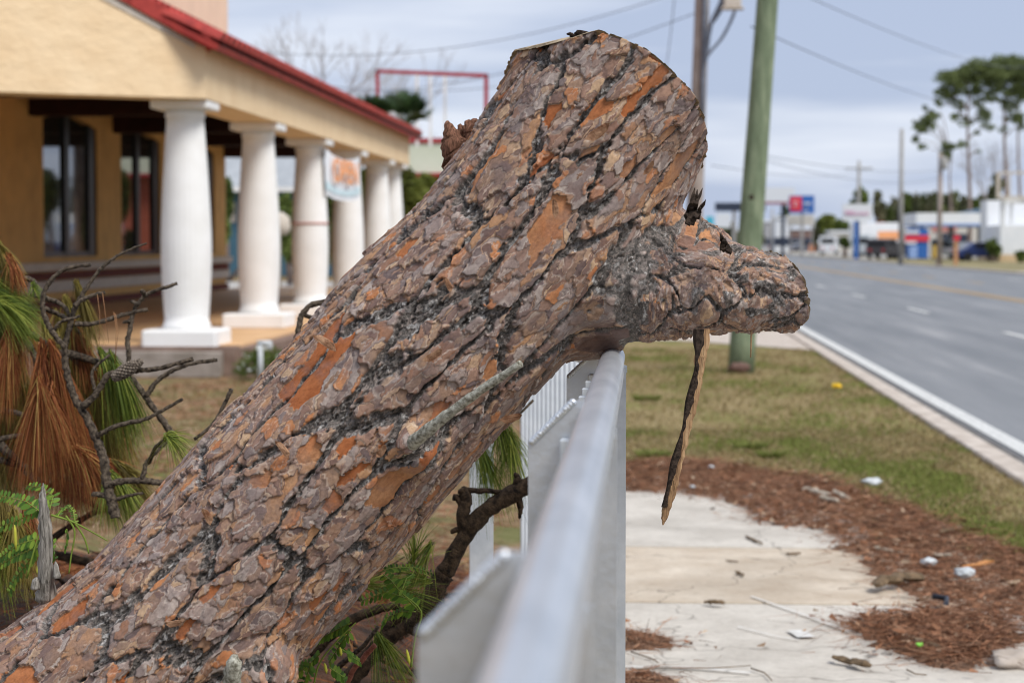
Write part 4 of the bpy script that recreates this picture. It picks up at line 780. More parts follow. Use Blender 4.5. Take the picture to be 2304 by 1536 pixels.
# feathery weeds with paired leaflets
m_lf = attr_mat('leaflets', [(0, (.045, .10, .015)), (.6, (.11, .21, .025)), (1, (.24, .34, .04))], .5, trans=.3); m_stm = mat('weed_stem', (.16, .22, .03), var=.2); m_pod = mat('yellow_pod', (.42, .42, .05), var=.2)
def pinnate(mbs, pts, Yd, ll, n=12):
    ll *= .74; n = int(n * 1.35)
    pp = [P(x, y, Yd + (0.05 * i)) for i, (x, y) in enumerate(pts)]; mbs[0].tube(pp, [.0016, .0013, .001, .0007, .0006][:len(pp)], 5)
    for i in range(n):
        u = (i + 1.2) / (n + 1) * (len(pp) - 1); k = min(int(u), len(pp) - 2); c = pp[k].lerp(pp[k + 1], u - k); t = (pp[k + 1] - pp[k]).normalized(); up_ = Vector((random.uniform(-.3, .3), -.8, .5)).normalized(); sd = t.cross(up_).normalized()
        L_ = ll / FP * Yd * (1 - .35 * i / n) * random.uniform(.85, 1.1)
        for s_ in (-1, 1):
            d_ = (sd * s_ + t * .45 + Vector((0, 0, -.12 * random.random()))).normalized(); b2 = d_.cross(up_).normalized() * L_ * .2
            r_ = random.random(); vs = [c, c + d_ * L_ * .3 + b2, c + d_ * L_ * .75 + b2 * .9, c + d_ * L_, c + d_ * L_ * .75 - b2 * .9, c + d_ * L_ * .3 - b2]
            mbs[1].append((vs, r_))
def weed(name, label, leaves, Yd, root, stems=(), pods=()):
    e = empty(name, P(*root, Yd), label, 'weed'); ms = MB(); lf = []
    for pts, ll, n in leaves: pinnate((ms, lf), pts, Yd, ll, n)
    for st in stems: rtube(ms, [P(x, y, Yd) for x, y in st], [.0026 - .0004 * i for i in range(len(st))], 6, 4)
    ms.build('stems', m_stm, e)
    V = np.array([tuple(p) for vs, _ in lf for p in vs]); F_ = (np.arange(len(lf)) * 6)[:, None] + np.arange(6)[None, :]; npmesh('leaflets', V, F_, m_lf, e, dict(rnd=np.repeat([r_ for _, r_ in lf], 6)))['kind'] = 'stuff'
    for (x0, y0, x1, y1) in pods:
        mb = MB(); a, c = P(x0, y0, Yd - .02), P(x1, y1, Yd - .02); mb.tube([a, a.lerp(c, .25), a.lerp(c, .7), c], [.001, .0032, .0036, .0006], 7); mb.build('pod', m_pod, e)
weed('feathery_weed', 'feathery green weed with yellow pods at the far left edge behind the snag', [([(90, 1150), (60, 1128), (20, 1118), (-20, 1112)], 34, 11), ([(110, 1140), (80, 1150), (30, 1175), (-20, 1190)], 34, 11), ([(112, 1145), (120, 1115), (90, 1095), (60, 1092)], 28, 9), ([(86, 1210), (40, 1225), (-10, 1262)], 32, 10), ([(95, 1215), (70, 1255), (35, 1300), (20, 1335)], 30, 11), ([(85, 1230), (35, 1250), (-15, 1280)], 30, 9), ([(150, 1190), (152, 1215), (145, 1240)], 24, 4), ([(120, 1215), (118, 1235), (125, 1262)], 26, 5), ([(170, 1180), (165, 1150), (150, 1135)], 14, 8), ([(130, 1160), (140, 1145), (150, 1140)], 14, 6)], 4.45, (100, 1300),
     [[(115, 1158), (160, 1172), (205, 1195), (242, 1216)], [(170, 1178), (190, 1210), (200, 1245)], [(148, 1160), (168, 1195), (160, 1250), (155, 1290)], [(60, 1300), (85, 1210), (112, 1150)]], [(33, 1180, 36, 1240), (86, 1268, 84, 1292)])
weed('feathery_weed', 'feathery green weed below the trunk beside the big railing post', [([(862, 1282), (890, 1276), (930, 1275), (975, 1288)], 22, 12), ([(940, 1370), (915, 1345), (870, 1330), (810, 1352)], 34, 13), ([(935, 1375), (905, 1375), (870, 1388), (858, 1408)], 26, 10), ([(900, 1330), (880, 1305), (862, 1290)], 34, 5), ([(905, 1325), (915, 1300), (930, 1290)], 20, 5)], 4.3, (930, 1440),
     [[(925, 1500), (935, 1430), (948, 1375), (905, 1335)]], [(915, 1460, 922, 1495)])
weed('feathery_weed', 'feathery yellow-green weed at the bottom edge under the trunk', [([(790, 1400), (755, 1418), (710, 1440)], 34, 9), ([(790, 1415), (765, 1450), (740, 1490)], 30, 10), ([(720, 1470), (700, 1490), (660, 1500)], 28, 8), ([(700, 1490), (690, 1520), (680, 1550)], 30, 8), ([(770, 1460), (790, 1475), (812, 1490)], 28, 6), ([(740, 1500), (770, 1520), (780, 1545)], 30, 8), ([(690, 1500), (650, 1525), (640, 1545)], 30, 8)], 4.3, (720, 1580),
     [[(700, 1600), (715, 1500), (760, 1440), (800, 1400)]], [(730, 1490, 735, 1515), (765, 1455, 768, 1475)])
# dark forked limb and brush below the trunk
def limb(name, label, lines, Yd, rootpx, m=m_dark):
    e = empty(name, P(*rootpx, Yd), label, 'branch'); mb = MB()
    for pts, r0, r1 in lines: rtube(mb, [P(x, y, Yd) for x, y in pts], [(r0 + (r1 - r0) * i / (len(pts) - 1)) / FP * Yd for i in range(len(pts))], 10, 6, .0015, .1)
    mb.build('limb', m, e); return e
m_dk2 = mini_bark('dark_limb_bark', 60, ((28, 21, 16), (84, 68, 52)), (1, 1, 1), .005)
limb('broken_limb', 'dark forked limb rising toward the railing under the trunk', [([(1000, 1290), (1035, 1225), (1075, 1165), (1130, 1125), (1200, 1085)], 20, 19), ([(1052, 1200), (1042, 1160), (1050, 1125), (1040, 1100)], 17, 12), ([(1045, 1150), (1032, 1122), (1020, 1118)], 8, 8), ([(1040, 1100), (1075, 1103), (1130, 1106), (1180, 1100)], 7, 5), ([(1052, 1200), (1030, 1192), (1015, 1196)], 9, 5), ([(1150, 1115), (1165, 1080), (1160, 1066)], 12, 5), ([(1000, 1290), (970, 1340), (930, 1420)], 24, 26), ([(1165, 1120), (1172, 1145), (1168, 1165)], 9, 3)], 5.0, (960, 1400), m_dk2)
limb('broken_limb', 'dark limb across the bottom edge under the trunk', [([(760, 1560), (820, 1490), (880, 1430), (960, 1380)], 26, 16), ([(700, 1470), (780, 1400), (850, 1370), (900, 1360)], 14, 8), ([(850, 1460), (900, 1380), (1000, 1350)], 16, 9)], 5.1, (800, 1560), m_dk2)
limb('broken_limb', 'reddish thin stick leaning at the bottom edge under the trunk', [([(770, 1560), (800, 1500), (845, 1450)], 7, 6)], 4.6, (770, 1560), mini_bark('red_stick', 60, ((110, 60, 46), (170, 110, 90))))
limb('broken_limb', 'dark limbs crossing low behind the pine bough', [([(-60, 1180), (60, 1230), (180, 1260), (300, 1290)], 14, 8), ([(-40, 1010), (80, 1080), (160, 1110), (240, 1150)], 10, 5), ([(20, 1330), (100, 1230), (180, 1170), (260, 1130)], 10, 6)], 5.9, (100, 1300), m_dk2)
# brush and needle litter covering the yard side of the railing
def mound(name, x0, x1, y0, y1, hf, m, label):
    nx, ny = 70, 70; gx, gy = np.meshgrid(np.linspace(x0, x1, nx), np.linspace(y0, y1, ny)); z = hf(gx, gy)
    V = np.c_[gx.ravel(), gy.ravel(), z.ravel()]; i = np.arange(nx - 1)[None, :] + nx * np.arange(ny - 1)[:, None]; F_ = np.stack([i, i + 1, i + nx + 1, i + nx], -1).reshape(-1, 4)
    return tag(npmesh(name, V, F_, m, smooth=True), label, 'brush', kind='stuff')
hf = lambda x, y: .42 * np.exp(-((x + 1.9) / .9) ** 2 - ((y - 6.4) / 1.1) ** 2) + .30 * np.exp(-((x + .9) / .45) ** 2 - ((y - 5.9) / .9) ** 2) + .06 * fbm(x * 3, y * 3, 77, 3) - .02
mound('brush_mound', -4.2, -.35, 4.2, 9.5, hf, mat('brush_floor', (.035, .02, .012), scale=14, c2=(.13, .06, .03), bmp=.03), 'dark brown heap of fallen needles behind the trunk')
n = 16000; p = np.c_[rng.uniform(-4, -.45, n), rng.uniform(4.6, 9.0, n)]; P0 = np.c_[p, np.maximum(hf(p[:, 0], p[:, 1]), 0) + rng.uniform(.0, .08, n)]
V, F_, m_ = ribbons(P0, np.c_[rng.normal(size=(n, 2)), rng.normal(size=n) * .35], rng.uniform(.07, .2, n), rng.uniform(.0009, .0018, n), 2, .15)
tag(npmesh('fallen_needles', V, F_, m_rust, attrs=dict(rnd=np.repeat(np.clip(rng.normal(.45, .25, n), 0, 1), m_))), 'layer of rusty fallen needles behind the trunk', 'pine litter', kind='stuff')
mb = MB()
for q in range(150):
    x, y = random.uniform(-3.4, -.45), random.uniform(4.9, 8.2); z = max(float(hf(np.array([x]), np.array([y]))[0]), 0); a = Vector((x, y, z + random.uniform(0, .08))); d_ = Vector((random.uniform(-1, 1), random.uniform(-.6, .6), random.uniform(-.2, .6))).normalized() * random.uniform(.15, .5); k = Vector((random.uniform(-.05, .05), 0, random.uniform(-.05, .05)))
    mb.tube([a, a + d_ * .5 + k, a + d_], [random.uniform(.004, .011), .006, .002], 6)
tag(mb.build('brushwood', m_dk2), 'tangle of dark fallen twigs behind the trunk', 'brush', kind='stuff')
n = 9000; p = scatter([(-5.6, 9.3), (-.7, 8.6), (-.9, 16), (-4.6, 21.5), (-7, 17)], n); V, F_, m_ = ribbons(np.c_[p, rng.uniform(.004, .03, n)], np.c_[rng.normal(size=(n, 2)), rng.normal(size=n) * .15], rng.uniform(.04, .16, n), rng.uniform(.0015, .006, n), 1)
tag(npmesh('fallen_needles', V, F_, m_litter, attrs=dict(rnd=np.repeat(.25 + .75 * rng.random(n), m_))), 'thin scatter of brown needles over the yard', 'pine litter', kind='stuff')
# leaf cloud generator for bushes and trees
def leaves(clumps, n, size, m, parent, name='crown', flat=.6, shell=.35):
    c = np.array([q[:3] for q in clumps]); r_ = np.array([q[3:6] for q in clumps]); wt = (r_.prod(1)) ** .7; idx = rng.choice(len(clumps), n, p=wt / wt.sum())
    d = rng.normal(size=(n, 3)); d /= np.linalg.norm(d, axis=1)[:, None]; rad = rng.random(n) ** shell * rng.uniform(.8, 1.15, n)
    ctr = c[idx] + d * r_[idx] * rad[:, None]; a = rng.normal(size=(n, 3)); a /= np.linalg.norm(a, axis=1)[:, None]; b_ = np.cross(a, rng.normal(size=(n, 3))); b_ /= np.linalg.norm(b_, axis=1)[:, None]
    s_ = (size * rng.uniform(.5, 1.3, n))[:, None]; V = np.stack([ctr - a * s_, ctr - b_ * s_ * flat, ctr + a * s_, ctr + b_ * s_ * flat], 1).reshape(-1, 3); F_ = np.arange(n * 4).reshape(-1, 4)
    cr_ = rng.random(len(clumps)) * .5; at_ = np.repeat(np.clip(cr_[idx] + rng.random(n) * .5, 0, 1), 4); return npmesh(name, V, F_, m, parent, dict(rnd=at_))
m_tree = attr_mat('tree_foliage', [(0, (.045, .065, .02)), (.5, (.10, .14, .03)), (1, (.19, .24, .06))], .7, trans=.15)
m_far_t = attr_mat('far_foliage', [(0, (.07, .08, .045)), (.5, (.13, .14, .07)), (1, (.22, .20, .12))], .8, trans=.1); m_bare = mat('bare_twigs', (.28, .25, .24), scale=5, c2=(.42, .39, .38))
m_trk = mat('tree_trunk_bark', (.15, .11, .09), scale=6, c2=(.28, .21, .17), bmp=.02)
wb = empty('flowering_bush', P(590, 815, 21.8), 'small green bush with white flowers at the arcade corner', 'bush'); mb = MB()
cb_ = [(*P(575, 812, 21.8), .19, .2, .16), (*P(600, 806, 21.9), .2, .2, .19), (*P(545, 828, 21.7), .13, .15, .10), (*P(628, 812, 22), .12, .15, .12)]
leaves(cb_, 1500, .022, m_tree, wb, 'foliage'); leaves([(q[0], q[1] - .05, q[2] + .02, q[3], q[4], q[5]) for q in cb_], 40, .028, m_colw, wb, 'flowers', .9, .1)['kind'] = 'stuff'
mb.tube([G(592, 842), P(592, 815, 21.8)], .012, 6); mb.build('stem', m_trk, wb)

# ================================================= POLES AND WIRES
m_gp, nt, b = base('green_treated_wood', .85, 0, .2)
f_ = noise_n(nt, 5, 6, .65, stretch=(3, 3, .5)); nt.links.new(ramp(nt, f_, [(.28, (.125, .155, .095)), (.5, (.19, .235, .145)), (.72, (.32, .36, .235))]), b.inputs['Base Color']); bump(nt, b, noise_n(nt, 30, 4, .6, stretch=(3, 3, .3)), .012)
m_bp = mat('weathered_pole_wood', (.20, .15, .12), scale=2.5, c2=(.42, .36, .32), stretch=(2, 2, .6), bmp=.01); m_wire = mat('cable', (.16, .18, .22), rough=.5); m_far_p = mat('grey_pole', (.26, .25, .24), scale=1, c2=(.36, .35, .33))
pg = empty('utility_pole', G(1666, 835), 'thick green-tinted wooden utility pole standing in the grass verge', 'utility pole')
b0_ = G(1666, 838); tp = P(1727, 0, 23.0); tp = b0_ + (tp - b0_) * 2.1; mb = MB(); npz = 24
mb.tube([b0_.lerp(tp, i / npz) - Vector((0, 0, .1 if i == 0 else 0)) for i in range(npz + 1)], [.150 - .05 * min(1, i / npz * 1.2) + (.006 if i < 1 else 0) for i in range(npz + 1)], 32, jit=.01); mb.build('pole', m_gp, pg)
mb = MB(); c = P(1691, 444, 22.75); mb.blob(c, .03, 1, .3, 2, (1, .4, 1)); mb.build('knot', m_dark, pg); mb = MB(); mb.blob(P(1664, 826, 22.88), .10, 2, .5, 3, (1.25, .35, .55)); mb.build('base_stain', mat('rusty_base', (.17, .10, .08), var=.3, scale=30), pg)
pb = empty('utility_pole', (1.0, 40, 0), 'brown weathered utility pole rising behind the saw cut, with cables beside it', 'utility pole')
a, c = Vector((.93, 40, 0)), P(1580, 0, 40); c = a + (c - a) * 1.55; mb = MB(); mb.tube([a.lerp(c, i / 10) for i in range(11)], [.17 - .004 * i for i in range(11)], 20); mb.build('pole', m_bp, pb)
mb = MB(); mb.tube([P(1586 - .02 * q, q, 39.8) for q in (-60, 0, 60, 120, 200, 300)], .045, 8); mb.build('conduit', m_wire, pb)
for i, (pts, r_) in enumerate((([(1680, -80), (1640, -20), (1618, 20), (1600, 60), (1592, 110), (1588, 140)], .035), ([(1700, -90), (1665, -10), (1648, 40), (1625, 85), (1600, 115), (1590, 130)], .035), ([(1640, -60), (1622, 0), (1602, 45), (1590, 90)], .03), ([(1655, -60), (1630, 10), (1606, 50)], .03))):
    mb = MB(); rtube(mb, [P(x, y, 39.7) for x, y in pts], [r_] * len(pts), 6, 5, 0, 0); mb.build('cable', m_wire, pb)
mb = MB(); c = P(1648, 6, 39.5); mb.box(c.x - .17, c.y - .12, c.z - .10, c.x + .17, c.y + .12, c.z + .16, .03); mb.box(c.x - .22, c.y - .16, c.z - .14, c.x + .22, c.y + .16, c.z - .10, .01); lh = mb.build('street_lamp_head', m_ledge, pb)
mb = MB(); mb.tube([P(1582, -60, 40), P(1620, -55, 39.7), P(1648, -20, 39.5)], .03, 8); mb.build('lamp_arm', m_far_p, pb)
def farpole(x, ytop, ybase, wpx, Yd, label, m, arms=1, tr=False):
    bb = P(x - 2, ybase, Yd); bb.z = 0; tt = P(x + 1, ytop, Yd); e = empty('utility_pole', bb, label, 'utility pole'); mb = MB(); mb.tube([bb, tt], [wpx / 2 / FP * Yd * 1.15, wpx / 2 / FP * Yd * .85], 12); mb.build('pole', m, e)
    if arms: mb = MB(); mb.box(tt.x - 1.2, tt.y - .06, tt.z - .75, tt.x + 1.2, tt.y + .06, tt.z - .6); mb.build('crossarm', m, e)
    if tr: mb = MB(); q = P(x + 7, ytop + 22, Yd); mb.lathe((q.x, q.y - .1, q.z - .4), [(0, .2), (.05, .25), (.7, .25), (.78, .15)], 14); mb.build('transformer', m_far_p, e)
    return tt
t1 = farpole(2028, 290, 592, 10, 135, 'tall dark utility pole in front of the distant tree line', m_far_p, 0); t2 = farpole(1932, 362, 582, 8, 178, 'farthest thin utility pole, just behind the white sign', m_far_p, 1)
t3 = farpole(2115, 345, 592, 11, 122, 'tan utility pole with a transformer in front of the white canopy', m_bp, 0, True)
farpole(1737, 470, 570, 5, 240, 'small distant pole right of the green pole', m_far_p, 0)
def wire(a, c, sag, r_, label):
    mb = MB(); n_ = 24; mb.tube([a.lerp(c, i / n_) - Vector((0, 0, sag * 4 * (i / n_) * (1 - i / n_))) for i in range(n_ + 1)], r_, 6); tag(mb.build('overhead_wire', m_wire), label, 'wire', 'overhead wires')
wire(P(1700, -60, 23), P(2330, 146, 110), .5, .0075, 'highest overhead wire right of the green pole'); wire(P(1690, 60, 23), P(2300, 226, 118), .7, .0075, 'second overhead wire right of the green pole')
wire(P(1690, 345, 60), t3 + Vector((0, 0, -1.0)), .3, .013, 'low overhead wire right of the green pole'); wire(P(1690, 352, 60), t3 + Vector((0, 0, -1.5)), .5, .013, 'lowest overhead wire right of the green pole'); wire(P(1600, 372, 60), t2 + Vector((.8, 0, -.7)), .5, .013, 'faint low wire ending at the farthest pole')
wire(P(420, 92, 48), P(1578, -36, 40), .8, .009, 'highest overhead wire left of the saw cut'); wire(P(500, 178, 60), P(1570, 28, 40), .9, .009, 'overhead wire crossing above the saw cut'); wire(P(620, 178, 60), P(1160, 190, 70), .3, .016, 'faint wire just above the red frame')
wire(P(1497, 160, 60), P(1520, -30, 52), .2, .012, 'near-vertical guy wire above the trunk'); 

# ================================================= FAR LEFT BACKGROUND
m_pale = mat('pale_sign_panel', (.55, .60, .46), scale=.8, c2=(.68, .70, .58)); m_redtrim = mat('red_trim', (.36, .035, .045), var=.15); m_rr = mat('brick_orange', (.35, .09, .05))
pb_ = empty('roadside_shop', (-7, 60, 0), 'pale green fascia building with red trim seen past the arcade', 'building'); Yf = 62
def wbox(px0, py0, px1, py1, Yd, dep=1.0, bev=0): a_, c_ = P(px0, py0, Yd), P(px1, py1, Yd); return a_.x, Yd, c_.z, c_.x, Yd + dep, a_.z, bev
mb = MB(); mb.box(*wbox(905, 320, 1120, 392, Yf, 6)); mb.build('fascia', m_pale, pb_); mb = MB(); mb.box(*wbox(905, 311, 1122, 321, Yf - .05, 6.1)); mb.box(*wbox(905, 389, 1122, 396, Yf - .05, .3)); mb.build('trim', m_redtrim, pb_)
mb = MB(); x0_, y0_, z0_, x1_, y1_, z1_, _ = wbox(930, 396, 1120, 560, Yf, 5); mb.box(x0_, Yf + .5, 0, x1_, y1_, z1_); mb.build('wall', m_rr, pb_)
fr = empty('sign_frame', (-7, 58, 0), 'empty thin red metal sign frame standing above the shop', 'sign frame'); Yf = 59; mb = MB()
for (x0, y0, x1, y1) in ((845, 158, 853, 330), (1089, 170, 1098, 330)): mb.box(*wbox(x0, y0, x1, y1, Yf, .12))
mb.prism([P(845, 156, Yf), P(1098, 166, Yf), P(1098, 175, Yf), P(845, 164, Yf)], (0, .12, 0)); mb.build('frame', m_redtrim, fr)
mb = MB()
for x in (938, 968, 1001): mb.box(*wbox(x - 3, 168, x + 3, 330, Yf + .5, .1))
mb.box(*wbox(860, 248, 905, 256, Yf + .5, .1)); mb.build('support_post', m_colw, fr)
for x in (852, 1093): mb = MB(); q = P(x, 330, Yf); mb.box(q.x - .05, Yf, 0, q.x + .05, Yf + .1, q.z + .02); mb.build('leg', m_redtrim, fr)
def palm(px, py, Yd, sc__, label, seed):
    random.seed(seed); c = P(px, py, Yd); e = empty('palm_tree', (c.x, Yd, 0), label, 'palm tree'); mb = MB(); mb.tube([(c.x - .1, Yd, 0), (c.x, Yd, c.z * .5), c], [.2, .16, .16], 10); mb.build('trunk', m_trk, e); mb = MB()
    for k in range(17):
        an = random.uniform(0, 6.28); el = random.uniform(.35, 1.45); d_ = Vector((math.cos(an) * math.cos(el), math.sin(an) * math.cos(el), math.sin(el))); l_ = sc__ * random.uniform(.8, 1.1); tip = c + d_ * l_ * .5
        mb.tube([c, tip], .02, 5); s_ = d_.cross(Vector((0, 0, 1))).normalized(); u_ = s_.cross(d_)
        for q in range(-9, 10):
            a_ = q / 9 * 1.1; dd_ = (d_ * math.cos(a_) + s_ * math.sin(a_)); t_ = tip + dd_ * l_ * .55 - Vector((0, 0, .1 * sc__ * abs(q) / 9)); w_ = s_ * math.cos(a_) - d_ * math.sin(a_)
            mb.add([tip - w_ * .015, tip + dd_ * l_ * .28 - w_ * .035, t_, tip + dd_ * l_ * .28 + w_ * .035, tip + w_ * .015], [(0, 1, 2, 3, 4)])
    mb.build('crown', m_tree_s, e)
m_tree_s = mat('palm_leaf', (.025, .05, .018), scale=2, c2=(.07, .12, .035), rough=.5)
palm(842, 292, 50, .95, 'palm whose fronds show left of the red frame leg', 3); palm(906, 298, 52, 1.15, 'palm whose fronds show inside the red frame', 5); random.seed(11)
def bare_tree(px, ytop, ybase, Yd, spread, label, seed, tuft=False):
    random.seed(seed); c = P(px, ytop, Yd); e = empty('bare_tree', (c.x, Yd, 0), label, 'bare tree'); mb = MB()
    def br(p, d, l, r_, k):
        q = p + d * l; mid_ = p.lerp(q, .5) + Vector((random.uniform(-1, 1), random.uniform(-1, 1), random.uniform(-.5, .5))) * l * .07; mb.tube([p, mid_, q], [r_, r_ * .8, r_ * .6], 5, False)
        if k == 0: return
        for _ in range(random.choice((2, 3, 3))):
            nd = (d + Vector((random.uniform(-1, 1), random.uniform(-1, 1), random.uniform(-.3, .7))) * .75 * spread).normalized(); br(q, nd, l * random.uniform(.6, .85), r_ * .58, k - 1)
    H_ = c.z; br(Vector((c.x, Yd, 0)), Vector((0, 0, 1)), H_ * .36, .12 + H_ * .006, 6); mb.build('branches', m_bare, e); return e
bare_tree(700, 160, 300, 80, .75, 'leafless grey tree above the red roof', 21); bare_tree(965, 190, 300, 95, .8, 'leafless tree behind the red frame', 24); bare_tree(885, 290, 300, 85, .9, 'low leafless tree left of the red frame legs', 29); random.seed(5)
# houses and greenery seen between the columns
gh = empty('grey_roofed_house', (-14, 80, 0), 'blue-grey house with a grey roof seen between the columns', 'house'); Yd = 88
m_gr = mat('grey_shingles', (.30, .32, .34), scale=2, c2=(.38, .40, .42)); m_bw = mat('blue_wall', (.045, .11, .16), scale=1, c2=(.07, .16, .22))
mb = MB(); a_, c_ = P(440, 428, Yd), P(765, 428, Yd); mb.box(a_.x, Yd, 0, c_.x, Yd + 8, a_.z); mb.build('wall', m_bw, gh)
mb = MB(); q0, q1 = P(440, 424, Yd - .8), P(765, 424, Yd - .8); h_ = 2.3; mb.prism([q0, q0 + Vector((0, 9.6, 0)), q0 + Vector((0, 4.8, h_))], (q1.x - q0.x, 0, 0)); mb.build('roof', m_gr, gh)
mb = MB(); mb.box(*wbox(440, 421, 765, 431, Yd - .9, .15)); mb.build('fascia_board', m_colw, gh)
for (x0, x1) in ((508, 530), (650, 672)): mb = MB(); mb.box(*wbox(x0, 455, x1, 500, Yd - .06, .1)); mb.build('window', m_ledge, gh)
def bush(name, label, clumps, n, size, m, base_pt, cat='bush'):
    e = empty(name, base_pt, label, cat); leaves(clumps, n, size, m, e, 'foliage'); mb = MB()
    for q in clumps[:4]: mb.tube([Vector(base_pt), Vector(q[:3])], [.08, .03], 6)
    mb.build('trunk', m_trk, e); return e
def cl(px, py, Yd, rpx, rpy=None): q = P(px, py, Yd); return (q.x, q.y, q.z, rpx / FP * Yd, rpx / FP * Yd, (rpy or rpx) / FP * Yd)
m_yg = attr_mat('yellow_green_foliage', [(0, (.07, .09, .02)), (.5, (.15, .18, .035)), (1, (.28, .30, .07))], .7, trans=.2)  # yellow-green leaf colour, varied at random per clump and leaf
bush('tree', 'dark green tree seen between the third and fourth columns', [cl(640, 500, 70, 26, 60), cl(655, 560, 70, 20, 30), cl(735, 520, 60, 22, 70), cl(745, 440, 60, 20, 40)], 5000, .10, m_tree, (P(650, 500, 70).x, 70, 0), 'tree')
bush('tree', 'olive green tree beyond the last columns, beside the trunk', [cl(820, 440, 52, 22, 60), cl(915, 430, 50, 28, 50), cl(940, 470, 50, 30, 60), cl(960, 415, 54, 24, 24), cl(825, 520, 50, 18, 60), cl(880, 480, 52, 22, 90), cl(730, 560, 50, 14, 50)], 9000, .07, m_yg, (P(900, 500, 50).x, 50, 0), 'tree')
bush('tree', 'green shrub beside the blue wall', [cl(512, 450, 75, 12, 50), cl(505, 520, 72, 12, 30), cl(622, 510, 72, 16, 40)], 2400, .12, m_tree, (P(512, 500, 75).x, 75, 0), 'tree')
mb = MB(); mb.lathe((P(628, 500, 56).x, 56, 0), [(0, .05), (1.7, .05), (1.72, .25), (1.9, .34), (2.2, .30), (2.35, .1)], 16); tag(mb.build('globe_lamp', m_ledge), 'cream round-headed lamp seen between the second and third columns', 'lamp')

# ================================================= VEHICLES
m_tyre = mat('tyre', (.02, .02, .02)); m_wht = mat('white_metal', (.72, .74, .76), scale=1, c2=(.80, .81, .82), rough=.4); m_lampr = mat('tail_light', (.5, .02, .02), rough=.3)
def vehicle(px, Yd, kind, col_, label, rz=0.0, ground=.06):
    c = P(px, 560, Yd); c.z = ground; m = base('car_paint', .3, .2, .5)[0]; m.node_tree.nodes['Principled BSDF'].inputs['Base Color'].default_value = (*col_, 1)
    nm = {'car': 'parked_car', 'suv': 'parked_suv', 'truck': 'box_truck', 'van': 'parked_van'}[kind]; cat_ = {'car': 'car', 'suv': 'car', 'truck': 'truck', 'van': 'van'}[kind]
    prof = {'car': [(-2.2, .35), (-2.25, .75), (-1.5, .95), (-.95, 1.42), (.55, 1.45), (1.3, .98), (2.15, .85), (2.25, .35)], 'suv': [(-2.3, .4), (-2.3, 1.1), (-2.05, 1.7), (.6, 1.75), (1.25, 1.12), (2.25, 1.0), (2.3, .4)], 'van': [(-2.6, .4), (-2.6, 2.2), (1.2, 2.2), (1.9, 1.25), (2.55, 1.1), (2.6, .4)], 'truck': [(1.9, .5), (1.9, 2.3), (2.9, 2.3), (3.35, 1.35), (4.0, 1.25), (4.0, .5)]}[kind]
    e = empty(nm, c, label, cat_, 'vehicles parked in the far lots'); M_ = Matrix.Translation(c) @ Matrix.Rotation(rz, 4, 'Z'); hw = .9 if kind != 'truck' else 1.1
    def put(mb, name, mm, par=None):
        mb.v = [tuple(M_ @ Vector(p)) for p in mb.v]; return mb.build(name, mm, par or e)
    mb = MB(); mb.prism([(x, -hw, z) for x, z in prof], (0, 2 * hw, 0)); bd = put(mb, 'body', m)
    if kind == 'truck':
        mb = MB(); mb.box(-4.2, -1.2, .9, 1.8, 1.2, 3.5, .05); put(mb, 'cargo_box', m_wht); mb = MB(); mb.box(-1.6, -1.22, 1.7, .6, -1.205, 2.6); put(mb, 'logo_panel', m_orl)
    wx = {'car': (-.85, .55), 'suv': (-1.95, .6), 'van': (.2, 1.2), 'truck': (2.1, 2.85)}[kind]; wz = {'car': (.98, 1.36), 'suv': (1.15, 1.62), 'van': (1.3, 1.95), 'truck': (1.4, 2.1)}[kind]
    mb = MB(); mb.box(wx[0], -hw - .01, wz[0], wx[1], hw + .01, wz[1]); mb.box(prof[0][0] - .02 if kind != 'truck' else 3.0, -hw + .15, wz[0], prof[0][0] + .1 if kind != 'truck' else 3.1, hw - .15, wz[1] - .1); put(mb, 'windows', m_frame)
    xs = (-1.4, 1.4) if kind in ('car', 'suv') else ((-1.7, 1.7) if kind == 'van' else (-2.8, 3.0))
    for x in xs:
        for s_ in (-1, 1): mb = MB(); mb.tube([(x, s_ * hw * .8, .34), (x, s_ * (hw + .02), .34)], .34, 14, smooth=False); put(mb, 'wheel', m_tyre)
    for s_ in (-1, 1): mb = MB(); xx = prof[0][0] if kind != 'truck' else 4.0; mb.box(xx - .03, s_ * hw * .62 - .12, .7, xx + .03, s_ * hw * .62 + .12, .85); put(mb, 'tail_light' if kind != 'truck' else 'headlight', m_lampr if kind != 'truck' else m_wht)
vehicle(1761, 330, 'car', (.30, .02, .05), 'small dark red car in the distance right of the green pole'); vehicle(1788, 318, 'suv', (.35, .38, .44), 'blue-grey car beside the distant red car', .2); vehicle(1812, 305, 'car', (.20, .22, .27), 'dark grey car left of the orange barrel')
vehicle(1866, 235, 'van', (.72, .74, .76), 'white van left of the blue sign pole', 1.4); vehicle(1945, 205, 'van', (.66, .72, .74), 'pale white van right of the blue sign pole', 1.3)
vehicle(2003, 215, 'truck', (.7, .7, .72), 'white box truck with orange mark behind the dark utility pole', .1); vehicle(1988, 172, 'suv', (.06, .055, .06), 'dark SUV in front of the white box truck', 1.2); vehicle(2010, 180, 'car', (.16, .15, .16), 'dark grey car right of the dark SUV', 1.0); vehicle(2212, 155, 'car', (.03, .05, .16), 'dark blue car in front of the white wall', .1); vehicle(2186, 172, 'car', (.45, .47, .48), 'silver car behind the dark blue car', .3); vehicle(2125, 178, 'suv', (.5, .56, .56), 'pale silver car behind the tan pole', 1.3); vehicle(1700, 380, 'suv', (.5, .52, .55), 'tiny silver car just right of the green pole')
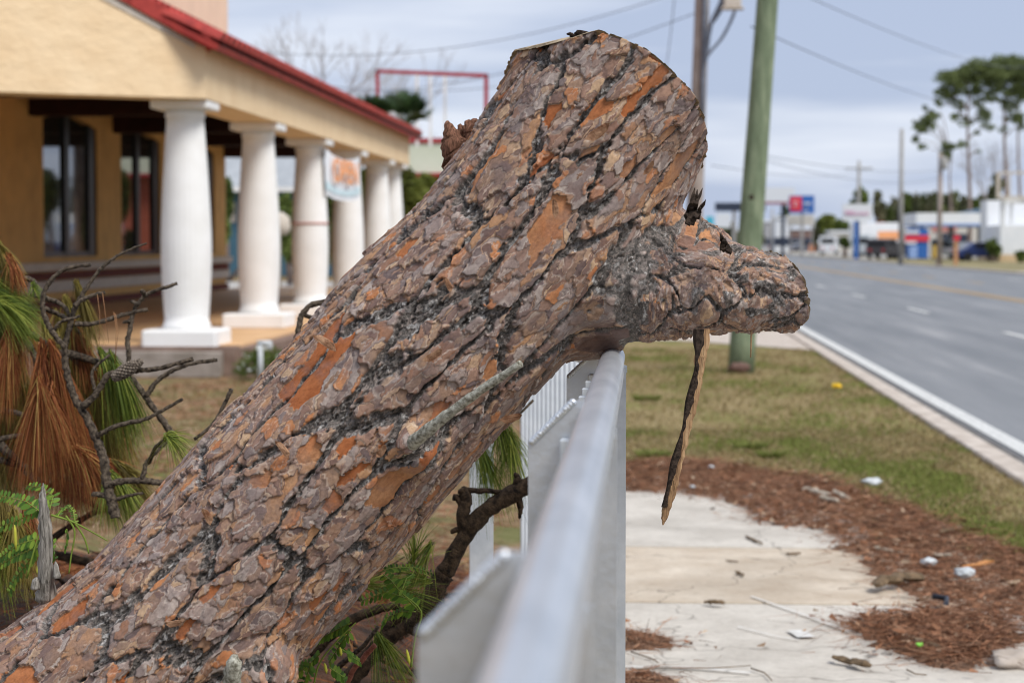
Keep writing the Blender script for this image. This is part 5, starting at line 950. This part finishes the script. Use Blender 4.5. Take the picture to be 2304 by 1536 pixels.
# ================================================= SIGNS AND BUILDINGS FAR RIGHT
m_sr = mat('sign_red', (.62, .045, .07), var=.1); m_sb = mat('sign_blue', (.035, .13, .40), var=.15); m_sw = mat('sign_white', (.66, .68, .70), var=.05); m_nav = mat('sign_dark', (.035, .045, .07)); m_pink = mat('sign_pink', (.62, .30, .45)); m_teal = mat('sign_teal', (.07, .42, .55)); m_cream = mat('cream_wall', (.56, .53, .47), var=.08); m_lbl = mat('light_blue', (.25, .36, .62))
def sign(name, label, Yd, boxes, posts=(), pm=None, cat='sign'):
    xs = [q[0] for q in boxes] + [q[2] for q in boxes]; cx = P((min(xs) + max(xs)) / 2, 500, Yd).x; e = empty(name, (cx, Yd, 0), label, cat)
    for i, (x0, y0, x1, y1, m, pn) in enumerate(boxes): mb = MB(); mb.box(*wbox(x0, y0, x1, y1, Yd - .05 * i, .4 if i == 0 else .03)); mb.build(pn, m, e)
    for (x0, x1, yt) in posts: a_, c_ = P(x0, yt, Yd), P(x1, yt, Yd); mb = MB(); mb.box(a_.x, Yd + .05, 0, c_.x, Yd + .35, a_.z); mb.build('post', pm or m_far_p, e)
sign('roadside_sign', 'dark blue horizontal sign board behind the green pole', 190, [(1609, 456, 1722, 475, m_nav, 'board'), (1612, 480, 1644, 512, m_sw, 'lower_panel')], [(1648, 1656, 475)])
sign('roadside_sign', 'small teal sign left of the green pole', 200, [(1588, 487, 1606, 512, m_teal, 'board')], [(1595, 1599, 512)])
sign('roadside_sign', 'blank white billboard right of the green pole', 210, [(1712, 422, 1788, 453, m_sw, 'board'), (1712, 454, 1796, 460, mat('maroon_trim', (.30, .12, .14)), 'lower_beam')], [(1758, 1766, 455)], m_nav)
sign('roadside_sign', 'red and blue sign with white lettering above a cream panel', 200, [(1776, 440, 1832, 480, m_sb, 'board'), (1778, 442, 1804, 475, m_sr, 'red_field')], [(1802, 1808, 480)])
for (x, y, s, m, sz) in ((1791, 459, 'H:', m_cream, 1.0), (1818, 458, 'DEALS', m_sw, .0), (0, 0, '', None, 0)):
    pass
e_ = [o for o in bpy.data.objects if o.name.startswith('roadside_sign') and o.type == 'EMPTY'][-1]
mb = MB()
for (x0, y0, x1, y1) in ((1786, 453, 1797, 457), (1785, 461, 1796, 464), (1808, 455, 1827, 461), (1808, 472, 1820, 475)):
    for k in range(int((x1 - x0) / 3)): mb.box(*wbox(x0 + 3 * k, y0, x0 + 3 * k + 1.9, y1, 199.8, .03))
mb.build('lettering', m_sw, e_)
sign('advertising_panel', 'cream blank panel under the red and blue sign', 202, [(1772, 484, 1832, 508, m_cream, 'board')], [(1777, 1780, 508), (1826, 1829, 508)])
sign('roadside_sign', 'white sign with pink lettering on a blue post', 170, [(1896, 459, 1962, 497, m_sw, 'board')], [(1923, 1932, 470)], m_sb)
e_ = [o for o in bpy.data.objects if o.name.startswith('roadside_sign') and o.type == 'EMPTY'][-1]
mb = MB(); a_ = [P(x, y, 169.9) for x, y in ((1933, 496), (1958, 496), (1944, 505))]; mb.prism(a_[::-1], (0, .3, 0)); mb.build('pointer', m_sw, e_)
mb = MB(); mb.box(*wbox(1900, 475, 1922, 477, 169.9, .03))
for k in range(15): mb.box(*wbox(1903 + 3.6 * k, 478, 1905.2 + 3.6 * k, 484 - (k % 3), 169.9, .03))
mb.build('lettering', m_pink, e_)
sign('ice_kiosk', 'blue kiosk with a red and white band beside the road', 150, [(2041, 514, 2088, 581, m_sb, 'body'), (2037, 519, 2068, 526, m_sw, 'white_band'), (2036, 529, 2091, 543, m_sr, 'red_band'), (2038, 543, 2062, 549, m_sw, 'lower_band'), (2046, 553, 2064, 581, m_lbl, 'door')], cat='kiosk')
sign('yellow_sign', 'small yellow sign at the foot of the tan pole', 140, [(2100, 552, 2108, 580, mat('sign_yellow', (.55, .36, .07)), 'board')], [(2103, 2105, 580)])
sign('roadside_sign', 'small red sign on an orange post in front of the canopy', 128, [(2147, 529, 2160, 541, m_sr, 'board')], [(2148, 2156, 541)], mat('orange_post', (.50, .26, .13)))
mb = MB(); c = P(1827, 562, 300); mb.lathe((c.x, c.y, .06), [(0, .6), (.1, .45), (1.1, .4), (1.2, .3)], 14); tag(mb.build('orange_barrel', mat('barrel_orange', (.75, .28, .10))), 'orange traffic barrel in the distance', 'barrel')
gs = empty('gas_station_canopy', (27, 170, 0), 'white flat station canopy with a blue lower stripe', 'canopy'); Yd = 172
mb = MB(); mb.box(*wbox(2062, 479, 2262, 505, Yd, 12)); mb.build('canopy', m_wht, gs); mb = MB(); mb.box(*wbox(2062, 503, 2262, 508, Yd - .05, 12.1)); mb.build('blue_stripe', m_lbl, gs)
mb = MB(); mb.prism([P(2170, 478, Yd + 3), P(2250, 478, Yd + 3), P(2232, 466, Yd + 3)], (0, 5, 0)); mb.build('roof_peak', mat('blue_grey_roof', (.16, .24, .34)), gs)
for x in (2075, 2140, 2205, 2250): a_ = P(x, 505, Yd + 5); mb = MB(); mb.box(a_.x - .2, Yd + 4.8, 0, a_.x + .2, Yd + 5.2, a_.z + .1); mb.build('column', m_far_p, gs)
st2 = empty('station_store', (27, 190, 0), 'low grey store building under the canopy', 'building'); Yd = 192
mb = MB(); a_, c_ = P(2060, 512, Yd), P(2262, 512, Yd); mb.box(a_.x, Yd, 0, c_.x, Yd + 10, a_.z); mb.build('wall', m_cream, st2)
mb = MB(); mb.box(*wbox(2098, 509, 2152, 521, Yd - .1, .12)); mb.build('sign_band', mat('salmon_band', (.58, .24, .20)), st2); mb = MB(); mb.box(*wbox(2120, 526, 2180, 560, Yd - .06, .1)); mb.build('window', m_nav, st2)
ww_ = empty('white_building', (31, 150, 0), 'white building corner with an open porch frame at the right edge', 'building'); Yd = 150
a_, c_ = P(2252, 447, Yd), P(2420, 447, Yd); zb = P(0, 508, Yd).z; zt_ = a_.z
mb = MB(); mb.box(a_.x, Yd, .6, c_.x, Yd + 9, zb); mb.box(a_.x, Yd, zb, P(2268, 0, Yd).x, Yd + .4, zt_); mb.box(P(2268, 0, Yd).x, Yd, P(0, 461, Yd).z, c_.x, Yd + .4, zt_); mb.box(P(2280, 0, Yd).x, Yd + .1, zb, P(2285, 0, Yd).x, Yd + .4, P(0, 461, Yd).z); mb.box(a_.x, Yd + 6, zb, c_.x, Yd + 9, zt_); mb.build('wall', m_wht, ww_)
mb = MB(); mb.box(a_.x - .01, Yd - .02, 0, c_.x, Yd + 9, .6); mb.build('base', mat('tan_base', (.62, .46, .28)), ww_)
mb = MB()
for q in ((2243, 386, 2250, 446), (2250, 386, 2420, 391), (2250, 441, 2420, 446), (2270, 391, 2273, 441), (2320, 391, 2323, 441)): mb.box(*wbox(*q, Yd - .5, .2))
mb.build('balcony_frame', m_ledge, ww_)
hb = empty('red_roofed_hut', (20, 240, 0), 'small building with a red hipped roof behind the box truck', 'building'); Yd = 245
a_, c_ = P(1958, 516, Yd), P(2006, 516, Yd); mb = MB(); mb.box(a_.x, Yd, 0, c_.x, Yd + 6, a_.z); mb.build('wall', m_cream, hb)
mb = MB(); t_ = [P(1972, 500, Yd + 2), P(1992, 500, Yd + 2)]; a2, c2 = a_ + Vector((-.4, -.4, 0)), c_ + Vector((.4, -.4, 0)); mb.add([a2, c2, c2 + Vector((0, 7, 0)), a2 + Vector((0, 7, 0)), t_[0], t_[1]], [(0, 1, 5, 4), (1, 2, 5), (2, 3, 4, 5), (3, 0, 4), (3, 2, 1, 0)]); mb.build('roof', mat('red_roof', (.36, .05, .04)), hb)
def lowb(px0, px1, ytop, Yd, m, label, name='far_building', win=None):
    a_, c_ = P(px0, ytop, Yd), P(px1, ytop, Yd); e = empty(name, ((a_.x + c_.x) / 2, Yd, 0), label, 'building'); mb = MB(); mb.box(a_.x, Yd, 0, c_.x, Yd + 8, a_.z); mb.build('wall', m, e)
    mb = MB(); mb.box(a_.x - .2, Yd - .2, a_.z, c_.x + .2, Yd + 8.2, a_.z + .35); mb.build('roof', m_sw, e)
    for k in range(2 if (c_.x - a_.x) < 8 else 4): u = a_.x + (c_.x - a_.x) * (k + .5) / (2 if (c_.x - a_.x) < 8 else 4); mb = MB(); mb.box(u - .8, Yd - .05, 1.0, u + .8, Yd + .05, 2.2); mb.build('window', m_nav, e)
lowb(1745, 1775, 492, 300, m_sw, 'far white building under the blank billboard'); lowb(1775, 1835, 517, 320, mat('brown_wall', (.20, .13, .11)), 'low brown building behind the parked cars'); lowb(1870, 1960, 524, 290, m_cream, 'long pale low building behind the blue sign post'); lowb(1700, 1745, 500, 360, mat('grey_wall', (.33, .33, .34)), 'far grey building just right of the green pole'); lowb(1600, 1700, 520, 380, mat('olive_wall', (.20, .20, .15)), 'far low building behind the green pole')
# ================================================= FAR TREES
def crown_tree(px, ytop, ybase, Yd, w_px, label, name='tree', m=m_far_t, n=1500, cat='tree'):
    b_ = P(px, ybase, Yd); b_.z = 0; e = empty(name, b_, label, cat); cls = []
    for k in range(7): cls.append(cl(px + random.uniform(-.6, .6) * w_px, random.uniform(ytop + .1 * (ybase - ytop), ytop + .7 * (ybase - ytop)), Yd + random.uniform(-1, 1), w_px * random.uniform(.3, .5), (ybase - ytop) * random.uniform(.12, .22)))
    cls.append(cl(px, ytop + 6, Yd, w_px * .25, 8)); leaves(cls, n, .0016 * Yd, m, e, 'crown'); mb = MB(); mb.tube([b_, P(px, (ytop + ybase) / 2, Yd)], [.3, .12], 7); mb.build('trunk', m_trk, e)
random.seed(9)
LT = 'first second third fourth fifth sixth seventh eighth ninth tenth eleventh twelfth thirteenth fourteenth fifteenth sixteenth seventeenth eighteenth nineteenth twentieth twenty-first twenty-second twenty-third'.split()
i = 0
for x in range(1985, 2275, 13):
    y = 455 - 14 * math.sin((x - 1985) / 290 * 3.1) + random.uniform(-9, 9) + (25 if x < 2010 else 0); crown_tree(x, y, 545, 265 + random.uniform(-12, 12), 14, LT[i] + ' tree from the left in the far tree line behind the station', n=1100, m=(m_far_t, m_tree, m_far_t)[i % 3]); i += 1
crown_tree(1978, 434, 530, 250, 14, 'lone small round-topped tree right of the white sign', n=900)
crown_tree(1930, 430, 520, 240, 26, 'pointed green tree top above the white sign', m=m_tree, n=1600); crown_tree(1860, 487, 540, 300, 26, 'wide green shrub-like tree left of the white sign', m=m_yg, n=1600); crown_tree(1893, 497, 540, 300, 20, 'low dark tree directly left of the white sign', m=m_tree); crown_tree(1765, 466, 520, 330, 14, 'dark tree under the blank billboard', m=m_tree, n=900); crown_tree(1640, 505, 560, 320, 34, 'olive tree mass left of the green pole', m=m_far_t); crown_tree(1838, 500, 560, 300, 9, 'slim dark tree right of the cream panel', m=m_far_t, n=700); crown_tree(1708, 490, 560, 320, 12, 'dim tree just right of the green pole', m=m_far_t, n=700)
crown_tree(1901, 537, 562, 200, 11, 'small round dark bush left of the blue sign post', 'bush', m_tree, 800, 'bush'); crown_tree(2235, 540, 590, 149, 16, 'dark hedge at the foot of the white building', 'bush', m_tree, 1200, 'bush'); crown_tree(2298, 568, 588, 146, 14, 'low green bush at the lower right corner of the white building', 'bush', m_tree, 800, 'bush'); crown_tree(2240, 395, 500, 175, 22, 'brown-green bushy tree left of the balcony frame', m=m_far_t, n=1500)
m_pine = attr_mat('pine_crown_foliage', [(0, (.07, .09, .04)), (.5, (.13, .165, .055)), (1, (.22, .26, .095))], .7, trans=.2)
def pine(px, ytop, Yd, clumps, label, forks=(), lean=0, tw_=10):
    b_ = P(px, 570, Yd); b_.z = 0; e = empty('tall_pine', b_, label, 'pine tree', 'tall pines at the right'); top = P(px + lean, ytop + 40, Yd); r_ = tw_ / 2 / FP * Yd
    mb = MB(); pts = [b_.lerp(top, k / 6) + Vector((math.sin(k) * .12, 0, 0)) for k in range(7)]; mb.tube(pts, [r_ * (1.15 - .13 * k) for k in range(7)], 9)
    for q in clumps:
        c = Vector(q[:3]); z = min(c.z - abs(c.x - top.x) * .6, top.z); z = max(z, b_.z + (top.z - b_.z) * .42); s_ = b_.lerp(top, (z - b_.z) / (top.z - b_.z)); mb.tube([s_, s_.lerp(c, .5) + Vector((0, 0, .15 * (c - s_).length)), c], [r_ * .42, r_ * .28, r_ * .12], 6)
    mb.build('trunk', m_trk, e); sub_ = []
    for q in clumps:
        for _ in range(9): a_ = random.uniform(0, 6.28); k_ = random.uniform(.5, 1.25); s_ = random.uniform(.4, .75); sub_.append((q[0] + math.cos(a_) * q[3] * k_, q[1] + random.uniform(-1, 1) * q[4], q[2] + math.sin(a_) * q[5] * k_, q[3] * s_, q[4] * s_, q[5] * s_))
    clumps = [(*q[:3], q[3] * 1.2, q[4], q[5] * 1.15) for q in clumps] + sub_
    tot = sum((q[3] * q[5]) for q in clumps); leaves(clumps, int(min(12000, 500 + tot * 290)), .17, m_pine, e, 'crown', .4, .5)
Yp = 190
pine(2180, 150, Yp, [cl(2150, 176, Yp, 32, 18), cl(2200, 160, Yp, 36, 20), cl(2246, 152, Yp, 34, 18), cl(2178, 205, Yp, 22, 14), cl(2228, 196, Yp, 20, 18), cl(2205, 230, Yp, 14, 12), cl(2172, 275, Yp, 12, 9), cl(2165, 178, Yp, 34, 17), cl(2215, 155, Yp, 32, 17), cl(2120, 210, Yp, 16, 12), cl(2140, 196, Yp, 18, 14), cl(2200, 180, Yp, 20, 12), cl(2190, 205, Yp, 12, 8), cl(2155, 235, Yp, 16, 9), cl(2150, 262, Yp, 12, 8), cl(2212, 258, Yp, 16, 16), cl(2222, 285, Yp, 11, 9), cl(2115, 232, Yp, 8, 6), cl(2165, 325, Yp, 9, 8), cl(2198, 300, Yp, 7, 5), cl(2203, 340, Yp, 5, 4), cl(2240, 170, Yp, 18, 14), cl(2135, 222, Yp, 12, 9)], 'tallest flat-topped pine, second from the left')
pine(2262, 140, Yp + 8, [cl(2290, 152, Yp + 8, 38, 22), cl(2262, 178, Yp + 8, 24, 18), cl(2284, 215, Yp + 8, 24, 16), cl(2270, 240, Yp + 8, 14, 12), cl(2275, 160, Yp + 8, 38, 20), cl(2300, 150, Yp + 8, 30, 18), cl(2250, 200, Yp + 8, 14, 10), cl(2300, 190, Yp + 8, 26, 18), cl(2282, 265, Yp + 8, 15, 10), cl(2258, 290, Yp + 8, 7, 8), cl(2255, 232, Yp + 8, 10, 8), cl(2235, 222, Yp + 8, 12, 9), cl(2298, 285, Yp + 8, 9, 8)], 'forked pine whose crown touches the right edge', tw_=10)
pine(2293, 190, Yp + 25, [cl(2310, 210, Yp + 25, 22, 14), cl(2290, 265, Yp + 25, 12, 8)], 'slim pine trunk nearest the right edge', tw_=8)
pine(2140, 318, Yp - 10, [cl(2085, 278, Yp - 10, 18, 13), cl(2098, 262, Yp - 10, 12, 9), cl(2072, 285, Yp - 10, 14, 10), cl(2082, 243, Yp - 10, 5, 5), cl(2060, 312, Yp - 10, 7, 7), cl(2075, 330, Yp - 10, 9, 5), cl(2128, 338, Yp - 10, 12, 14), cl(2142, 330, Yp - 10, 12, 5), cl(2108, 232, Yp - 10, 6, 5), cl(2120, 355, Yp - 10, 6, 5)], 'small leaning pine with sparse tufts, leftmost of the tall pines', tw_=7)
bare_tree(2225, 365, 500, 200, .9, 'leafless tree between the pine trunks', 41)
